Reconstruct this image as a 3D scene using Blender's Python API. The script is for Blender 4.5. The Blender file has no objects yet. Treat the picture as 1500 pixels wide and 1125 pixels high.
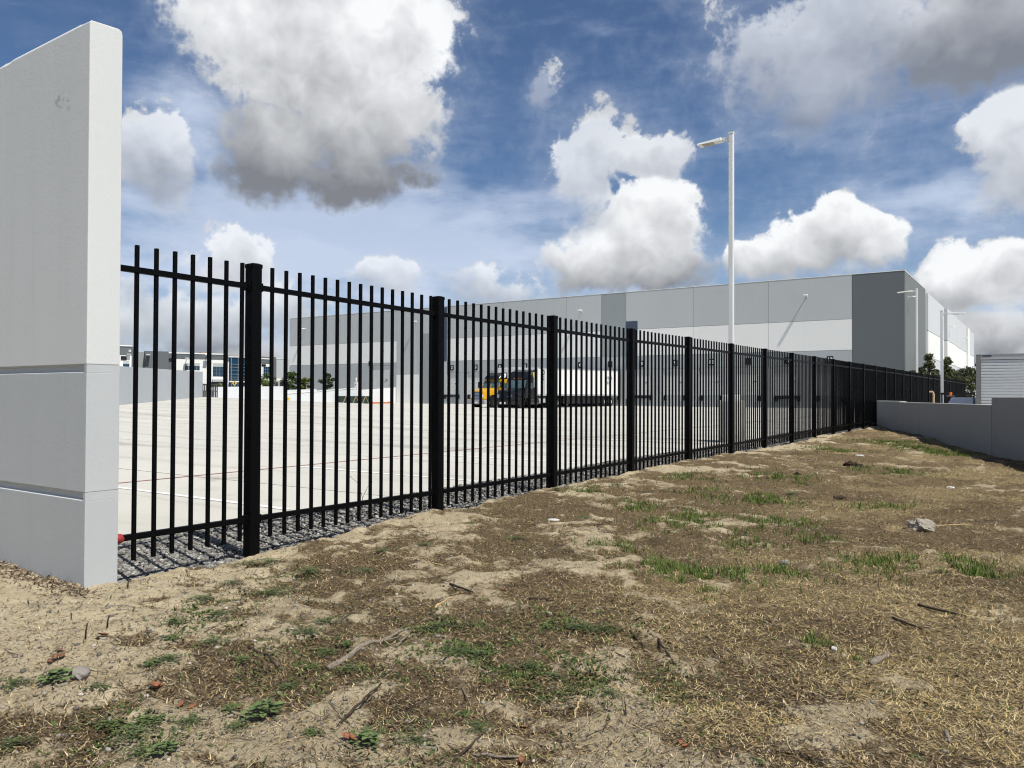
import bpy, math, random
import numpy as np
from mathutils import Vector, Matrix, Euler

# ------------------------------------------------------------------ frame of reference
# metres; +Y runs along the black fence, +X to its right, z = 0 is the eye level of the camera
random.seed(7)
rng = np.random.default_rng(11)
scene = bpy.context.scene
COL = scene.collection
R = math.radians

# ------------------------------------------------------------------ camera
YAW, PITCH, ROLL, FPX = 0.59951, 0.014937, 0.004193, 1142.0
cam_d = bpy.data.cameras.new("camera")
cam_d.sensor_width = 36.0
cam_d.lens = 36.0 * FPX / 1500.0
cam_d.clip_start = 0.05
cam_d.clip_end = 6000
cam = bpy.data.objects.new("camera", cam_d)
COL.objects.link(cam)
_f = Vector((-math.sin(YAW) * math.cos(PITCH), math.cos(YAW) * math.cos(PITCH), math.sin(PITCH)))
_r = Vector((math.cos(YAW), math.sin(YAW), 0.0))
_u = _r.cross(_f)
_r2 = _r * math.cos(ROLL) + _u * math.sin(ROLL)
_u2 = -_r * math.sin(ROLL) + _u * math.cos(ROLL)
cam.matrix_world = Matrix(((_r2.x, _u2.x, -_f.x, 0), (_r2.y, _u2.y, -_f.y, 0), (_r2.z, _u2.z, -_f.z, 0), (0, 0, 0, 1)))
scene.camera = cam

def ray(x, y):
    return _f * FPX + _r2 * (x - 750.0) - _u2 * (y - 562.5)
def at(x, y, D):                      # point seen at photo pixel (x, y), D metres deep
    return ray(x, y) * (D / FPX)
def azel(x, y):
    d = ray(x, y).normalized()
    return math.degrees(math.atan2(d.x, d.y)), math.degrees(math.asin(d.z))

# ------------------------------------------------------------------ light
SUN = Vector((0.58, -0.17, 1.0)).normalized()
sun_el = math.asin(SUN.z)
sun_az = math.atan2(SUN.x, SUN.y)
sd = bpy.data.lights.new("sun", 'SUN')
sd.energy = 4.9
sd.angle = R(0.53)
sd.color = (1.0, 0.955, 0.88)
so = bpy.data.objects.new("sun", sd)
so.rotation_euler = SUN.to_track_quat('Z', 'Y').to_euler()
COL.objects.link(so)

scene.view_settings.view_transform = 'Standard'
scene.view_settings.look = 'None'
scene.view_settings.exposure = 0.25
scene.view_settings.gamma = 1.0
scene.view_settings.use_curve_mapping = False
scene.cycles.use_denoising = True
scene.cycles.filter_width = 1.15
scene.cycles.use_adaptive_sampling = True
scene.cycles.adaptive_threshold = 0.02
scene.cycles.adaptive_min_samples = 10
scene.cycles.max_bounces = 5
scene.cycles.diffuse_bounces = 3
scene.cycles.glossy_bounces = 2
scene.cycles.transparent_max_bounces = 6

# ------------------------------------------------------------------ node expressions
class NT:
    def __init__(s, tree):
        s.t = tree
    def node(s, typ, **kw):
        n = s.t.nodes.new(typ)
        for k, v in kw.items():
            setattr(n, k, v)
        return n
    def put(s, sock, v):
        if isinstance(v, EX):
            s.t.links.new(v.s, sock)
        elif isinstance(v, bpy.types.NodeSocket):
            s.t.links.new(v, sock)
        else:
            sock.default_value = v
    def m(s, op, *a, clamp=False):
        n = s.node('ShaderNodeMath', operation=op, use_clamp=clamp)
        for i, v in enumerate(a):
            s.put(n.inputs[i], v)
        return EX(s, n.outputs[0])
    def vm(s, op, *a):
        n = s.node('ShaderNodeVectorMath', operation=op)
        for i, v in enumerate(a):
            s.put(n.inputs[i], v)
        return EX(s, n.outputs[0])
    def comb(s, x, y, z):
        n = s.node('ShaderNodeCombineXYZ')
        for i, v in enumerate((x, y, z)):
            s.put(n.inputs[i], v)
        return EX(s, n.outputs[0])
    def sep(s, v):
        n = s.node('ShaderNodeSeparateXYZ')
        s.put(n.inputs[0], v)
        return [EX(s, o) for o in n.outputs]
    def noise(s, vec, scale, detail=4, rough=0.5, dist=0.0, lac=2.0, color=False):
        n = s.node('ShaderNodeTexNoise')
        n.noise_dimensions = '3D'
        s.put(n.inputs['Vector'], vec)
        n.inputs['Scale'].default_value = scale
        n.inputs['Detail'].default_value = detail
        n.inputs['Roughness'].default_value = rough
        n.inputs['Lacunarity'].default_value = lac
        n.inputs['Distortion'].default_value = dist
        return EX(s, n.outputs['Color' if color else 0])
    def voro(s, vec, scale, feature='F1', rnd=1.0, out='Distance'):
        n = s.node('ShaderNodeTexVoronoi', feature=feature)
        s.put(n.inputs['Vector'], vec)
        n.inputs['Scale'].default_value = scale
        n.inputs['Randomness'].default_value = rnd
        return EX(s, n.outputs[out])
    def mix(s, fac, a, b, mode='MIX'):
        n = s.node('ShaderNodeMix', data_type='RGBA', blend_type=mode)
        s.put(n.inputs[0], fac)
        s.put(n.inputs[6], c4(a))
        s.put(n.inputs[7], c4(b))
        return EX(s, n.outputs[2])
    def step(s, v, lo, hi):
        n = s.node('ShaderNodeMapRange', interpolation_type='SMOOTHSTEP')
        s.put(n.inputs[0], v)
        n.inputs[1].default_value = lo
        n.inputs[2].default_value = hi
        return EX(s, n.outputs[0])
    def bump(s, h, strength=0.3, dist=0.01, normal=None):
        n = s.node('ShaderNodeBump')
        n.inputs['Strength'].default_value = strength
        n.inputs['Distance'].default_value = dist
        s.put(n.inputs['Height'], h)
        if normal is not None:
            s.put(n.inputs['Normal'], normal)
        return EX(s, n.outputs[0])
    def attr(s, name, out='Fac'):
        n = s.node('ShaderNodeAttribute', attribute_name=name)
        return EX(s, n.outputs[out])

def c4(c):
    if isinstance(c, (tuple, list)) and len(c) == 3:
        return (c[0], c[1], c[2], 1.0)
    return c

class EX:
    def __init__(s, nt, sock):
        s.n, s.s = nt, sock
    def __add__(s, o): return s.n.m('ADD', s, o)
    __radd__ = __add__
    def __sub__(s, o): return s.n.m('SUBTRACT', s, o)
    def __rsub__(s, o): return s.n.m('SUBTRACT', o, s)
    def __mul__(s, o): return s.n.m('MULTIPLY', s, o)
    __rmul__ = __mul__
    def __truediv__(s, o): return s.n.m('DIVIDE', s, o)
    def max(s, o): return s.n.m('MAXIMUM', s, o)
    def min(s, o): return s.n.m('MINIMUM', s, o)
    def sqrt(s): return s.n.m('SQRT', s)
    def pow(s, k): return s.n.m('POWER', s, k)

# ------------------------------------------------------------------ sky with clouds
world = bpy.data.worlds.new("World")
scene.world = world
world.use_nodes = True
wt = world.node_tree
wt.nodes.clear()
N = NT(wt)
sky = N.node('ShaderNodeTexSky', sky_type='NISHITA')
sky.sun_disc = False
sky.sun_elevation = sun_el
sky.sun_rotation = sun_az
sky.altitude = 20
sky.air_density = 1.0
sky.dust_density = 0.3
sky.ozone_density = 2.2
D0 = EX(N, N.node('ShaderNodeTexCoord').outputs['Generated'])
wr = N.noise(D0, 5.0, 3, 0.5, color=True)
wr2 = N.noise(D0, 17.0, 3, 0.5, color=True)
Dw = N.vm('ADD', D0, N.vm('MULTIPLY', N.vm('SUBTRACT', wr, (0.5, 0.5, 0.5)), (0.11, 0.11, 0.085)))
Dw = N.vm('ADD', Dw, N.vm('MULTIPLY', N.vm('SUBTRACT', wr2, (0.5, 0.5, 0.5)), (0.055, 0.055, 0.05)))
dx, dy, dz = N.sep(Dw)
az = N.m('ARCTAN2', dx, dy) * 57.2958
el = N.m('ARCSINE', N.m('MINIMUM', N.m('MAXIMUM', dz, -1.0), 1.0)) * 57.2958
ox, oy, oz = N.sep(D0)
el0 = N.m('ARCSINE', N.m('MINIMUM', N.m('MAXIMUM', oz, -1.0), 1.0)) * 57.2958
# cloud banks: centre in the sky, half sizes (degrees), height of the under side, weight, tone (0 grey .. 1 white)
BANKS = []
def bank(px, py, rx, ry, rlow=None, w=1.0, tone=0.5, op=1.0):
    a, e = azel(px, py)
    a2, _ = azel(px + 10, py)
    _, e2 = azel(px, py - 10)
    BANKS.append((a, e, rx * (a2 - a) / 10, ry * (e2 - e) / 10, (rlow or ry) * (e2 - e) / 10, w, tone, op))
bank(475, 20, 200, 260, 235, 1.0, .76)
bank(535, 170, 135, 150, 120, 1.0, .52)
bank(405, 225, 112, 110, 78, 1.0, .16)
bank(530, 265, 110, 55, 42, .9, .05)
bank(195, 228, 60, 62, 66, .5, .60, .65)
bank(850, 262, 55, 75, 80, .6, .66, .65)
bank(925, 236, 85, 30, 26, .6, .78, .75)
bank(940, 345, 105, 85, 70, 1.0, .66)
bank(880, 380, 85, 45, 42, .95, .42)
bank(960, 395, 115, 36, 28, .9, .28)
bank(1215, 360, 105, 62, 52, 1.0, .66)
bank(1270, 345, 55, 50, 60, 1.0, .74)
bank(1130, 385, 65, 36, 35, .9, .62)
bank(1420, 415, 80, 68, 55, 1.0, .62)
bank(1490, 400, 75, 52, 55, 1.0, .66)
bank(1440, 490, 110, 50, 45, .8, .38)
bank(1485, 215, 80, 75, 85, .65, .74, .75)
bank(1200, 85, 165, 110, 110, .5, .5, .5)
bank(1180, 160, 75, 55, 45, .5, .2, .45)
bank(1430, 50, 210, 110, 90, .8, .12, .85)
bank(800, 150, 26, 34, 30, .3, .55, .22)
bank(330, 385, 85, 55, 45, .7, .66, .75)
bank(290, 465, 190, 60, 60, .6, .40, .8)
bank(570, 415, 50, 26, 24, .55, .55, .55)
bank(735, 425, 75, 32, 34, .55, .45, .6)
bank(1660, 120, 150, 200, 160, .9, .4)
bank(-90, 330, 200, 120, 90, .9, .6)
acc = wsum = tsum = osum = None
ELV = el
for (a, e, rx, ry, rl, w, tone, op) in BANKS:
    du = (az - a) * (1.0 / rx)
    dv0 = el - e
    dv = dv0.max(0.0) * (1.0 / ry) + dv0.min(0.0) * (1.0 / rl)
    g = (1.0 - (du * du + dv * dv).sqrt()) * w
    loc = dv.max(-1.2).min(1.2)                     # -1 base .. 1 crown
    q = (g + 0.28).max(0.0)
    q = q * q
    lt = (tone + loc * 0.42) * q
    oq = q * op
    acc = g if acc is None else N.m('SMOOTH_MAX', acc, g, 0.12)
    wsum = q if wsum is None else wsum + q
    tsum = lt if tsum is None else tsum + lt
    osum = oq if osum is None else osum + oq
tone = tsum / (wsum + 0.0005)
opac = osum / (wsum + 0.0005)
# the rest of the sky carries scattered clouds of the same kind
cdir = _f
off = N.vm('DOT_PRODUCT', D0, (cdir.x, cdir.y, cdir.z))
offv = N.node('ShaderNodeVectorMath', operation='DOT_PRODUCT')
N.put(offv.inputs[0], D0)
offv.inputs[1].default_value = (cdir.x, cdir.y, cdir.z)
away = 1.0 - N.step(EX(N, offv.outputs['Value']), 0.55, 0.78)
far = N.noise(D0, 2.6, 3, 0.5)
gen = (far - 0.57) * 3.0 - (1.0 - away) * 2.0
low = (N.noise(N.vm('MULTIPLY', D0, (1.0, 1.0, 2.2)), 6.5, 3, 0.5) - 0.44) * 2.2 - N.step(el0, 3.0, 12.0) * 1.3 - (1.0 - N.step(el0, -4.0, -1.0)) * 2.0
base = N.m('SMOOTH_MAX', N.m('MAXIMUM', acc, -0.9), N.m('MAXIMUM', gen, low), 0.1)
fb = N.noise(D0, 11.0, 7, 0.60)
bn = N.noise(D0, 30.0, 4, 0.5, 0.6)
bil = N.m('ABSOLUTE', bn - 0.5) * 2.0
hf = N.noise(D0, 58.0, 4, 0.62, 0.4)
F = base + (fb - 0.5) * 1.45 + (0.22 - bil) * 0.34 + (hf - 0.5) * 0.42
soft = N.step(wsum, 0.02, 0.25)
# ragged, crisp edges on the sunlit side, soft ones underneath
edge = N.m('MINIMUM', N.m('MAXIMUM', tone * 1.6 - 0.35, 0.0), 1.0)
alpha = N.m('MINIMUM', N.m('MAXIMUM', (F + 0.08) / (0.54 - edge * 0.38), 0.0), 1.0)
alpha = alpha * alpha * (3.0 - alpha * 2.0)
# relief: the same density looked up a little toward the sun
right = _r2 * 0.45 + _u2 * 0.90
fb2 = N.noise(N.vm('ADD', D0, (right.x * 0.02, right.y * 0.02, right.z * 0.02)), 13.0, 3, 0.5)
fs = N.noise(D0, 13.0, 3, 0.5)
lb1 = N.noise(D0, 5.5, 3, 0.5)
lb2 = N.noise(N.vm('ADD', D0, (right.x * 0.05, right.y * 0.05, right.z * 0.05)), 5.5, 3, 0.5)
emb = (fs - fb2) * 1.35 + (lb1 - lb2) * 1.7
thick = N.step(F, 0.05, 0.9)
rim = 1.0 - N.step(F, 0.0, 0.45)
wl = N.step(wsum, 0.0, 0.12)
tone2 = tone * wl + (0.30 + (1.0 - thick) * 0.2) * (1.0 - wl)
shade = tone2 + emb * (0.35 + tone2 * 0.65) + rim * 0.22 * tone2 + (0.20 - bil) * (0.10 + 0.30 * tone2)
shade = N.m('MINIMUM', N.m('MAXIMUM', shade, 0.0), 1.0)
dark = (0.190, 0.200, 0.225)
lite = (0.80, 0.815, 0.83)
ccol = N.mix(shade, dark, lite)
op2 = opac * wl + 0.9 * (1.0 - wl)
# thin high veil
vs = N.vm('MULTIPLY', N.vm('ADD', D0, N.vm('MULTIPLY', wr, (0.08, 0.08, 0.03))), (1.0, 1.0, 3.4))
veil = N.step(N.noise(vs, 4.2, 7, 0.60), 0.44, 0.80) * (0.22 + 0.62 * (1.0 - N.step(el0, 4.0, 17.0)))
def patch(px, py, rx, ry):
    a, e = azel(px, py)
    u = (az - a) * (20.0 / rx)
    v = (el - e) * (20.0 / ry)
    return N.m('MAXIMUM', 1.0 - (u * u + v * v).sqrt(), 0.0)
vp = N.m('MAXIMUM', patch(480, 350, 560, 120), N.m('MAXIMUM', patch(1370, 280, 150, 45) * 0.7, patch(250, 180, 110, 80) * 0.7))
veil = N.m('MINIMUM', veil + N.step(vp + (N.noise(vs, 7.0, 6, 0.6) - 0.5) * 1.2, 0.02, 0.70) * 0.74, 0.88)
haze = (1.0 - N.step(el0, -2.0, 14.0)) * 0.60
skyc = EX(N, sky.outputs[0])
skyc = N.vm('MULTIPLY', skyc, (0.054, 0.062, 0.073))
skyc = N.mix(N.m('MINIMUM', veil + haze, 0.9), skyc, (0.50, 0.575, 0.72))
skirt = N.step(F + (N.noise(vs, 9.0, 6, 0.62) - 0.5) * 0.9, -0.50, 0.35) * 0.24
skyc = N.mix(skirt, skyc, (0.55, 0.60, 0.69))
fin = N.mix(alpha * op2, skyc, ccol)
bg = N.node('ShaderNodeBackground')
N.put(bg.inputs[0], fin)
bg.inputs[1].default_value = 1.0
wo = N.node('ShaderNodeOutputWorld')
wt.links.new(bg.outputs[0], wo.inputs[0])
world.cycles.sampling_method = 'MANUAL'
world.cycles.sample_map_resolution = 256

# ------------------------------------------------------------------ materials
def material(name, fn=None, color=(.5, .5, .5), rough=.6, spec=.3, metal=0.0):
    m = bpy.data.materials.new(name)
    m.use_nodes = True
    t = m.node_tree
    b = t.nodes['Principled BSDF']
    b.inputs['Base Color'].default_value = c4(color)
    b.inputs['Roughness'].default_value = rough
    b.inputs['Specular IOR Level'].default_value = spec
    b.inputs['Metallic'].default_value = metal
    if fn:
        n = NT(t)
        tc = n.node('ShaderNodeTexCoord')
        fn(n, EX(n, tc.outputs['Object']), b)
    return m

def painted(name, color, var=0.05, grain=70.0, bump=0.15, rough=.75, stain=0.0, spec=.25, bd=0.004, big=.35, splash=None):
    """painted concrete / metal: slow tonal drift, fine grain, faint run-off streaks"""
    def fn(n, P, b):
        g = n.node('ShaderNodeNewGeometry')
        W = EX(n, g.outputs['Position'])
        a = n.noise(W, big, 5, .6)
        s = n.noise(n.vm('MULTIPLY', W, (2.2, 2.2, .16)), 1.0, 5, .6)
        f = n.noise(W, grain, 3, .6)
        oi = EX(n, n.node('ShaderNodeObjectInfo').outputs['Random'])
        k = 1.0 + (oi - .5) * (var * 1.4) + (a - .5) * (var * 2.4) + (s - .5) * (var * 2.0) + (f - .5) * (var * 1.2)
        c = n.vm('MULTIPLY', c4(color)[:3], n.comb(k, k, k))
        if stain:
            d = n.step(n.noise(W, 2.3, 6, .65), .56, .78) * stain
            c = n.mix(d, c, (color[0] * .55, color[1] * .5, color[2] * .42))
        if splash is not None:
            zz_ = n.sep(W)[2]
            pin = 1.0 - n.step(n.voro(W, 26), .05, .09)
            c = n.mix(pin * n.step(n.noise(W, 3.0, 3, .5), .5, .62) * .5, c, (color[0] * .45, color[1] * .44, color[2] * .42))
            sp_ = n.step((n.noise(W, 9.0, 5, .65) - .5) * .75 + (splash - zz_), .0, .34)
            c = n.mix(sp_ * .55, c, (.33, .28, .20))
            run = n.step(n.noise(n.vm('MULTIPLY', W, (9.0, 9.0, .22)), 1.0, 5, .65), .56, .80)
            c = n.mix(run * .16, c, (color[0] * .6, color[1] * .59, color[2] * .56))
        n.put(b.inputs['Base Color'], c)
        n.put(b.inputs['Roughness'], rough + (f - .5) * .15)
        if bump:
            n.put(b.inputs['Normal'], n.bump(f + n.noise(W, grain * .22, 3, .5) * .8, bump, bd))
    return material(name, fn, color, rough, spec)

WHITE = painted('tilt_up_white_paint', (.74, .745, .72), .03)
LGREY = painted('tilt_up_light_grey_paint', (.43, .455, .455), .03)
MGREY = painted('tilt_up_mid_grey_paint', (.27, .295, .30), .03)
DGREY = painted('tilt_up_dark_grey_paint', (.115, .13, .135), .03)
LOWGREY = painted('tilt_up_lower_grey_paint', (.36, .385, .395), .03)
BLUEGREY = painted('slate_blue_panel_paint', (.055, .072, .105), .04)
WALL_W = painted('screen_wall_upper_paint', (.592, .61, .598), .04, 60, .22, .8, .03, splash=-9.0)
WALL_G = painted('screen_wall_lower_paint', (.45, .472, .478), .04, 60, .22, .8, .04, splash=-1.30)
LOWWALL = painted('low_wall_grey_paint', (.25, .256, .25), .06, 60, .2, .85, .25, splash=-1.12)
SUNTOP = painted('low_wall_sunlit_top', (.50, .49, .46), .06)  # paler than the wall: sun on its top edge put into the colour
WALL_Y = painted('yard_wall_grey_paint', (.47, .50, .52), .03)
RAMPW = painted('ramp_wall_white_paint', (.62, .64, .65), .03)
POLEW = painted('lamp_pole_white_paint', (.66, .67, .65), .02, 40, .05, .45, 0, .5)
DOORW = painted('dock_door_white_steel', (.55, .56, .55), .02, 30, .04, .5, 0, .4)
BLACK = None
def _black(n, P, b):
    W = EX(n, n.node('ShaderNodeNewGeometry').outputs['Position'])
    f = n.noise(W, 160, 3, .6)
    d = n.step(n.noise(W, 7, 6, .7), .60, .80)
    n.put(b.inputs['Base Color'], n.mix(d * .5, (.0028, .0030, .0034), (.012, .011, .010)))
    n.put(b.inputs['Roughness'], .45 + (f - .5) * .15 + d * .2)
    n.put(b.inputs['Normal'], n.bump(f, .05, .001))
BLACK = material('black_powder_coat', _black, spec=.07)
RUBBER = material('black_rubber', None, (.012, .012, .013), .8, .2)
CHROME = material('bare_metal', None, (.55, .56, .58), .3, .5, 1.0)
GLASS = material('dark_tinted_glass', None, (.012, .045, .085), .08, .6)
CABGLASS = material('cab_glass', None, (.06, .10, .105), .10, .5)
BLACKP = material('black_truck_paint', None, (.008, .008, .009), .25, .5)
YELLOWP = material('yellow_truck_paint', None, (.52, .29, .010), .35, .5)
REDP = painted('red_plastic', (.28, .035, .035), .1, 60, .05, .5)
ORANGEP = painted('orange_paint', (.48, .15, .07), .08, 60, .05, .6)
YELLOWB = painted('yellow_bollard_paint', (.62, .40, .06), .08, 60, .05, .6)
TANP = painted('tan_pipe_paint', (.38, .27, .15), .06, 60, .05, .6)
SIGNW = material('white_lettering', None, (.8, .8, .8), .6)
AMBER = material('amber_lens', None, (.75, .16, .01), .25, .6)
TRWHITE = painted('white_trailer_skin', (.70, .70, .685), .05, 20, .03, .5, .06, .3)
ALU = painted('grey_aluminium_skin', (.36, .37, .38), .04, 20, .03, .45, .06, .4)
RIBGREY = painted('roll_door_grey', (.47, .49, .50), .04, 20, .03, .5, .08, .3)
FRAMEGREY = painted('box_truck_frame_grey', (.17, .165, .16), .06, 20, .03, .6, .1)
DKGREEN = painted('dark_green_bin_paint', (.025, .045, .04), .1, 30, .05, .6)
BARK = painted('bark', (.11, .085, .06), .2, 40, .6, .9)
ROOFING = painted('roof_membrane', (.55, .55, .53), .05)

# ------------------------------------------------------------------ mesh helpers
class MB:
    def __init__(s):
        s.v, s.f = [], []
    def add(s, vs, fs):
        o = len(s.v)
        s.v += [tuple(v) for v in vs]
        s.f += [tuple(i + o for i in f) for f in fs]
        return s
    def hexa(s, p):                   # 4 bottom points ccw, 4 top points
        return s.add(p, [(3, 2, 1, 0), (4, 5, 6, 7), (0, 1, 5, 4), (1, 2, 6, 5), (2, 3, 7, 6), (3, 0, 4, 7)])
    def box(s, x0, x1, y0, y1, z0, z1):
        return s.hexa([(x0, y0, z0), (x1, y0, z0), (x1, y1, z0), (x0, y1, z0), (x0, y0, z1), (x1, y0, z1), (x1, y1, z1), (x0, y1, z1)])
    def prism(s, poly, axis, a0, a1):  # poly in the other two axes (cyclic order), extruded a0..a1
        n = len(poly)
        def P(a, q):
            return {'x': (a, q[0], q[1]), 'y': (q[0], a, q[1]), 'z': (q[0], q[1], a)}[axis]
        vs = [P(a0, q) for q in poly] + [P(a1, q) for q in poly]
        fs = [tuple(range(n))[::-1], tuple(range(n, 2 * n))] + [(i, (i + 1) % n, n + (i + 1) % n, n + i) for i in range(n)]
        return s.add(vs, fs)
    def tube(s, pts, rad, n=8, caps=True):
        pts = [Vector(p) for p in pts]
        if not hasattr(rad, '__len__'):
            rad = [rad] * len(pts)
        o = len(s.v)
        for i, p in enumerate(pts):
            t = (pts[min(i + 1, len(pts) - 1)] - pts[max(i - 1, 0)]).normalized()
            a = t.orthogonal().normalized() if abs(t.z) > .9 else t.cross(Vector((0, 0, 1))).normalized()
            b = t.cross(a)
            for k in range(n):
                w = 2 * math.pi * (k + .5) / n
                s.v.append(tuple(p + (a * math.cos(w) + b * math.sin(w)) * rad[i]))
        for i in range(len(pts) - 1):
            for k in range(n):
                k2 = (k + 1) % n
                s.f.append((o + i * n + k, o + i * n + k2, o + (i + 1) * n + k2, o + (i + 1) * n + k))
        if caps:
            s.f.append(tuple(o + k for k in range(n))[::-1])
            s.f.append(tuple(o + (len(pts) - 1) * n + k for k in range(n)))
        return s
    def lathe_x(s, cx, cy, cz, prof, n=20):   # wheel: prof = [(x offset, radius)]
        o = len(s.v)
        for (dx_, r) in prof:
            for k in range(n):
                w = 2 * math.pi * k / n
                s.v.append((cx + dx_, cy + r * math.cos(w), cz + r * math.sin(w)))
        for i in range(len(prof) - 1):
            for k in range(n):
                k2 = (k + 1) % n
                s.f.append((o + i * n + k, o + i * n + k2, o + (i + 1) * n + k2, o + (i + 1) * n + k))
        s.f.append(tuple(o + k for k in range(n)))
        s.f.append(tuple(o + (len(prof) - 1) * n + k for k in range(n))[::-1])
        return s
    def mesh(s, name):
        me = bpy.data.meshes.new(name)
        me.from_pydata(s.v, [], s.f)
        me.update()
        import bmesh
        bm = bmesh.new()
        bm.from_mesh(me)
        bmesh.ops.recalc_face_normals(bm, faces=bm.faces[:])
        bm.to_mesh(me)
        bm.free()
        return me
    def build(s, name, mat, parent=None, smooth=False, bevel=0.0, seg=2):
        o = link(name, s.mesh(name), mat, parent)
        if smooth:
            o.data.shade_smooth()
        if bevel:
            md = o.modifiers.new('bevel', 'BEVEL')
            md.width = bevel
            md.segments = seg
            md.limit_method = 'ANGLE'
        return o

def link(name, data, mat=None, parent=None, loc=None):
    o = bpy.data.objects.new(name, data)
    COL.objects.link(o)
    if mat and not data.materials:
        data.materials.append(mat)
    if loc is not None:
        o.location = loc
    if parent is not None:
        o.parent = parent
        if parent.get('_world'):      # children modelled in world coordinates
            if parent.parent is None:
                o.matrix_parent_inverse = Matrix.Translation(-Vector(parent.location))
            o['_world'] = 1
    return o

def tag(o, label=None, cat=None, group=None, kind=None):
    if label: o['label'] = label
    if cat: o['category'] = cat
    if group: o['group'] = group
    if kind: o['kind'] = kind
    return o

def thing(name, loc, label, cat, group=None, world=True, rz=0.0):
    o = bpy.data.objects.new(name, None)
    o.location = loc
    o.rotation_euler = (0, 0, rz)
    o.empty_display_size = .2
    COL.objects.link(o)
    if world:
        o['_world'] = 1
    return tag(o, label, cat, group)

def copy_tree(o, parent=None):
    c = o.copy()
    COL.objects.link(c)
    c.parent = parent
    if parent is not None:
        c.matrix_parent_inverse = o.matrix_parent_inverse.copy()
    for ch in o.children:
        copy_tree(ch, c)
    return c

def text(body, size, mat, parent, loc, rot, name='number'):
    cu = bpy.data.curves.new(name, 'FONT')
    cu.body = body
    cu.size = size
    cu.align_x = 'CENTER'
    cu.align_y = 'CENTER'
    cu.extrude = .004
    cu.offset = size * .018
    cu.materials.append(mat)
    tmp = bpy.data.objects.new(name, cu)
    COL.objects.link(tmp)
    bpy.context.view_layer.update()
    me = bpy.data.meshes.new_from_object(tmp)
    bpy.data.objects.remove(tmp)
    o = bpy.data.objects.new(name, me)
    COL.objects.link(o)
    if not me.materials:
        me.materials.append(mat)
    o.rotation_euler = rot
    o.location = loc
    if parent is not None:
        o.parent = parent
        if parent.get('_world'):
            if parent.parent is None:
                o.matrix_parent_inverse = Matrix.Translation(-Vector(parent.location))
    return o

# ------------------------------------------------------------------ numpy noise
_perm = rng.permutation(4096)
_val = rng.random(4096)
def vnoise(x, y):
    xi = np.floor(x).astype(np.int64); yi = np.floor(y).astype(np.int64)
    fx = x - xi; fy = y - yi
    fx = fx * fx * fx * (fx * (fx * 6 - 15) + 10); fy = fy * fy * fy * (fy * (fy * 6 - 15) + 10)
    def h(a, b):
        return _val[_perm[(_perm[a & 4095] + b) & 4095]]
    return (h(xi, yi) * (1 - fx) + h(xi + 1, yi) * fx) * (1 - fy) + (h(xi, yi + 1) * (1 - fx) + h(xi + 1, yi + 1) * fx) * fy
def fbm(x, y, s, o=4, r=.5, seed=0.0):
    t = 0; a = 1; n = 0
    for k in range(o):
        t = t + a * vnoise(x * s + 37.1 * k + seed * 13.7, y * s - 17.3 * k + seed * 7.9)
        n += a; a *= r; s *= 2.03
    return t / n
def sst(x, a, b):
    t = np.clip((x - a) / (b - a), 0, 1)
    return t * t * (3 - 2 * t)

# ------------------------------------------------------------------ terrain heights
FX = -5.57                                    # the fence line
FY = [-6, 2.8, 4.2, 6.7, 9.1, 11.5, 14, 18.8, 23.7, 26, 31, 33.7, 45, 80]
FG = [-1.42, -1.372, -1.345, -1.31, -1.275, -1.275, -1.24, -1.235, -1.195, -1.15, -1.155, -1.11, -1.08, -1.02]
BARE = [(-1.73, 3.53, 0.1), (-1.62, 3.28, 0.1), (-1.55, 3.06, 0.14), (-1.38, 2.92, 0.22), (-1.16, 2.93, 0.25), (-1.49, 2.71, 0.2), (-2.01, 3.73, 0.2), (-3.06, 4.26, 0.14), (-2.76, 3.44, 0.14), (-2.12, 2.46, 0.22), (-2.19, 2.3, 0.15), (-1.84, 3.32, 0.1), (-0.78, 3.78, 0.22), (-0.83, 3.52, 0.2), (-0.86, 3.3, 0.16), (-2.76, 2.75, 0.2), (-2.71, 2.53, 0.2), (-2.78, 2.0, 0.3), (-3.9, 1.79, 0.25), (-2.8, 5.91, 0.2), (-2.83, 5.37, 0.2), (-3.3, 5.32, 0.18), (-2.07, 8.76, 0.3), (-2.58, 7.43, 0.3), (-5.62, 7.37, 0.3), (-2.66, 2.29, 0.2), (-2.96, 3.16, 0.15), (-0.51, 4.32, 0.12), (-1.28, 2.83, 0.2)]
def sandmask(X, Y):
    n1 = fbm(X, Y, .75, 4, .55, 1)
    n2 = fbm(X, Y, 2.2, 4, .6, 2)
    n3 = fbm(X, Y, 6.5, 3, .6, 22)
    nf = sst(X, -5.2 + 1.0, -5.6) * 0.20                     # loose sand along the fence
    nw = np.exp(-((X + 4.9) ** 2 / 1.8 + (Y - 2.2) ** 2 / .8)) * .42      # trampled sand by the wall end
    right = sst(X * .92 + Y * .14, -3.0, -.2) * .20                  # litter-covered toward the right
    m = (n1 - .5) * .75 + (n2 - .5) * 1.0 + (n3 - .5) * .75 + nf + nw - right + .0
    for (bx_, by_, br_) in BARE:                              # trodden bare spots
        d2 = ((X - bx_) ** 2 + (Y - by_) ** 2) / (br_ * br_)
        m = m + .34 * np.exp(-d2)
    return sst(m, -.16, .36)
GOLD = [(-1.95, 5.05), (-1.6, 5.7), (-.75, 5.9), (-.35, 5.6), (-2.0, 4.6), (-.25, 4.7), (-1.05, 7.2), (-1.3, 12.5), (-.9, 16.0), (-2.2, 19.0)]
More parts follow.
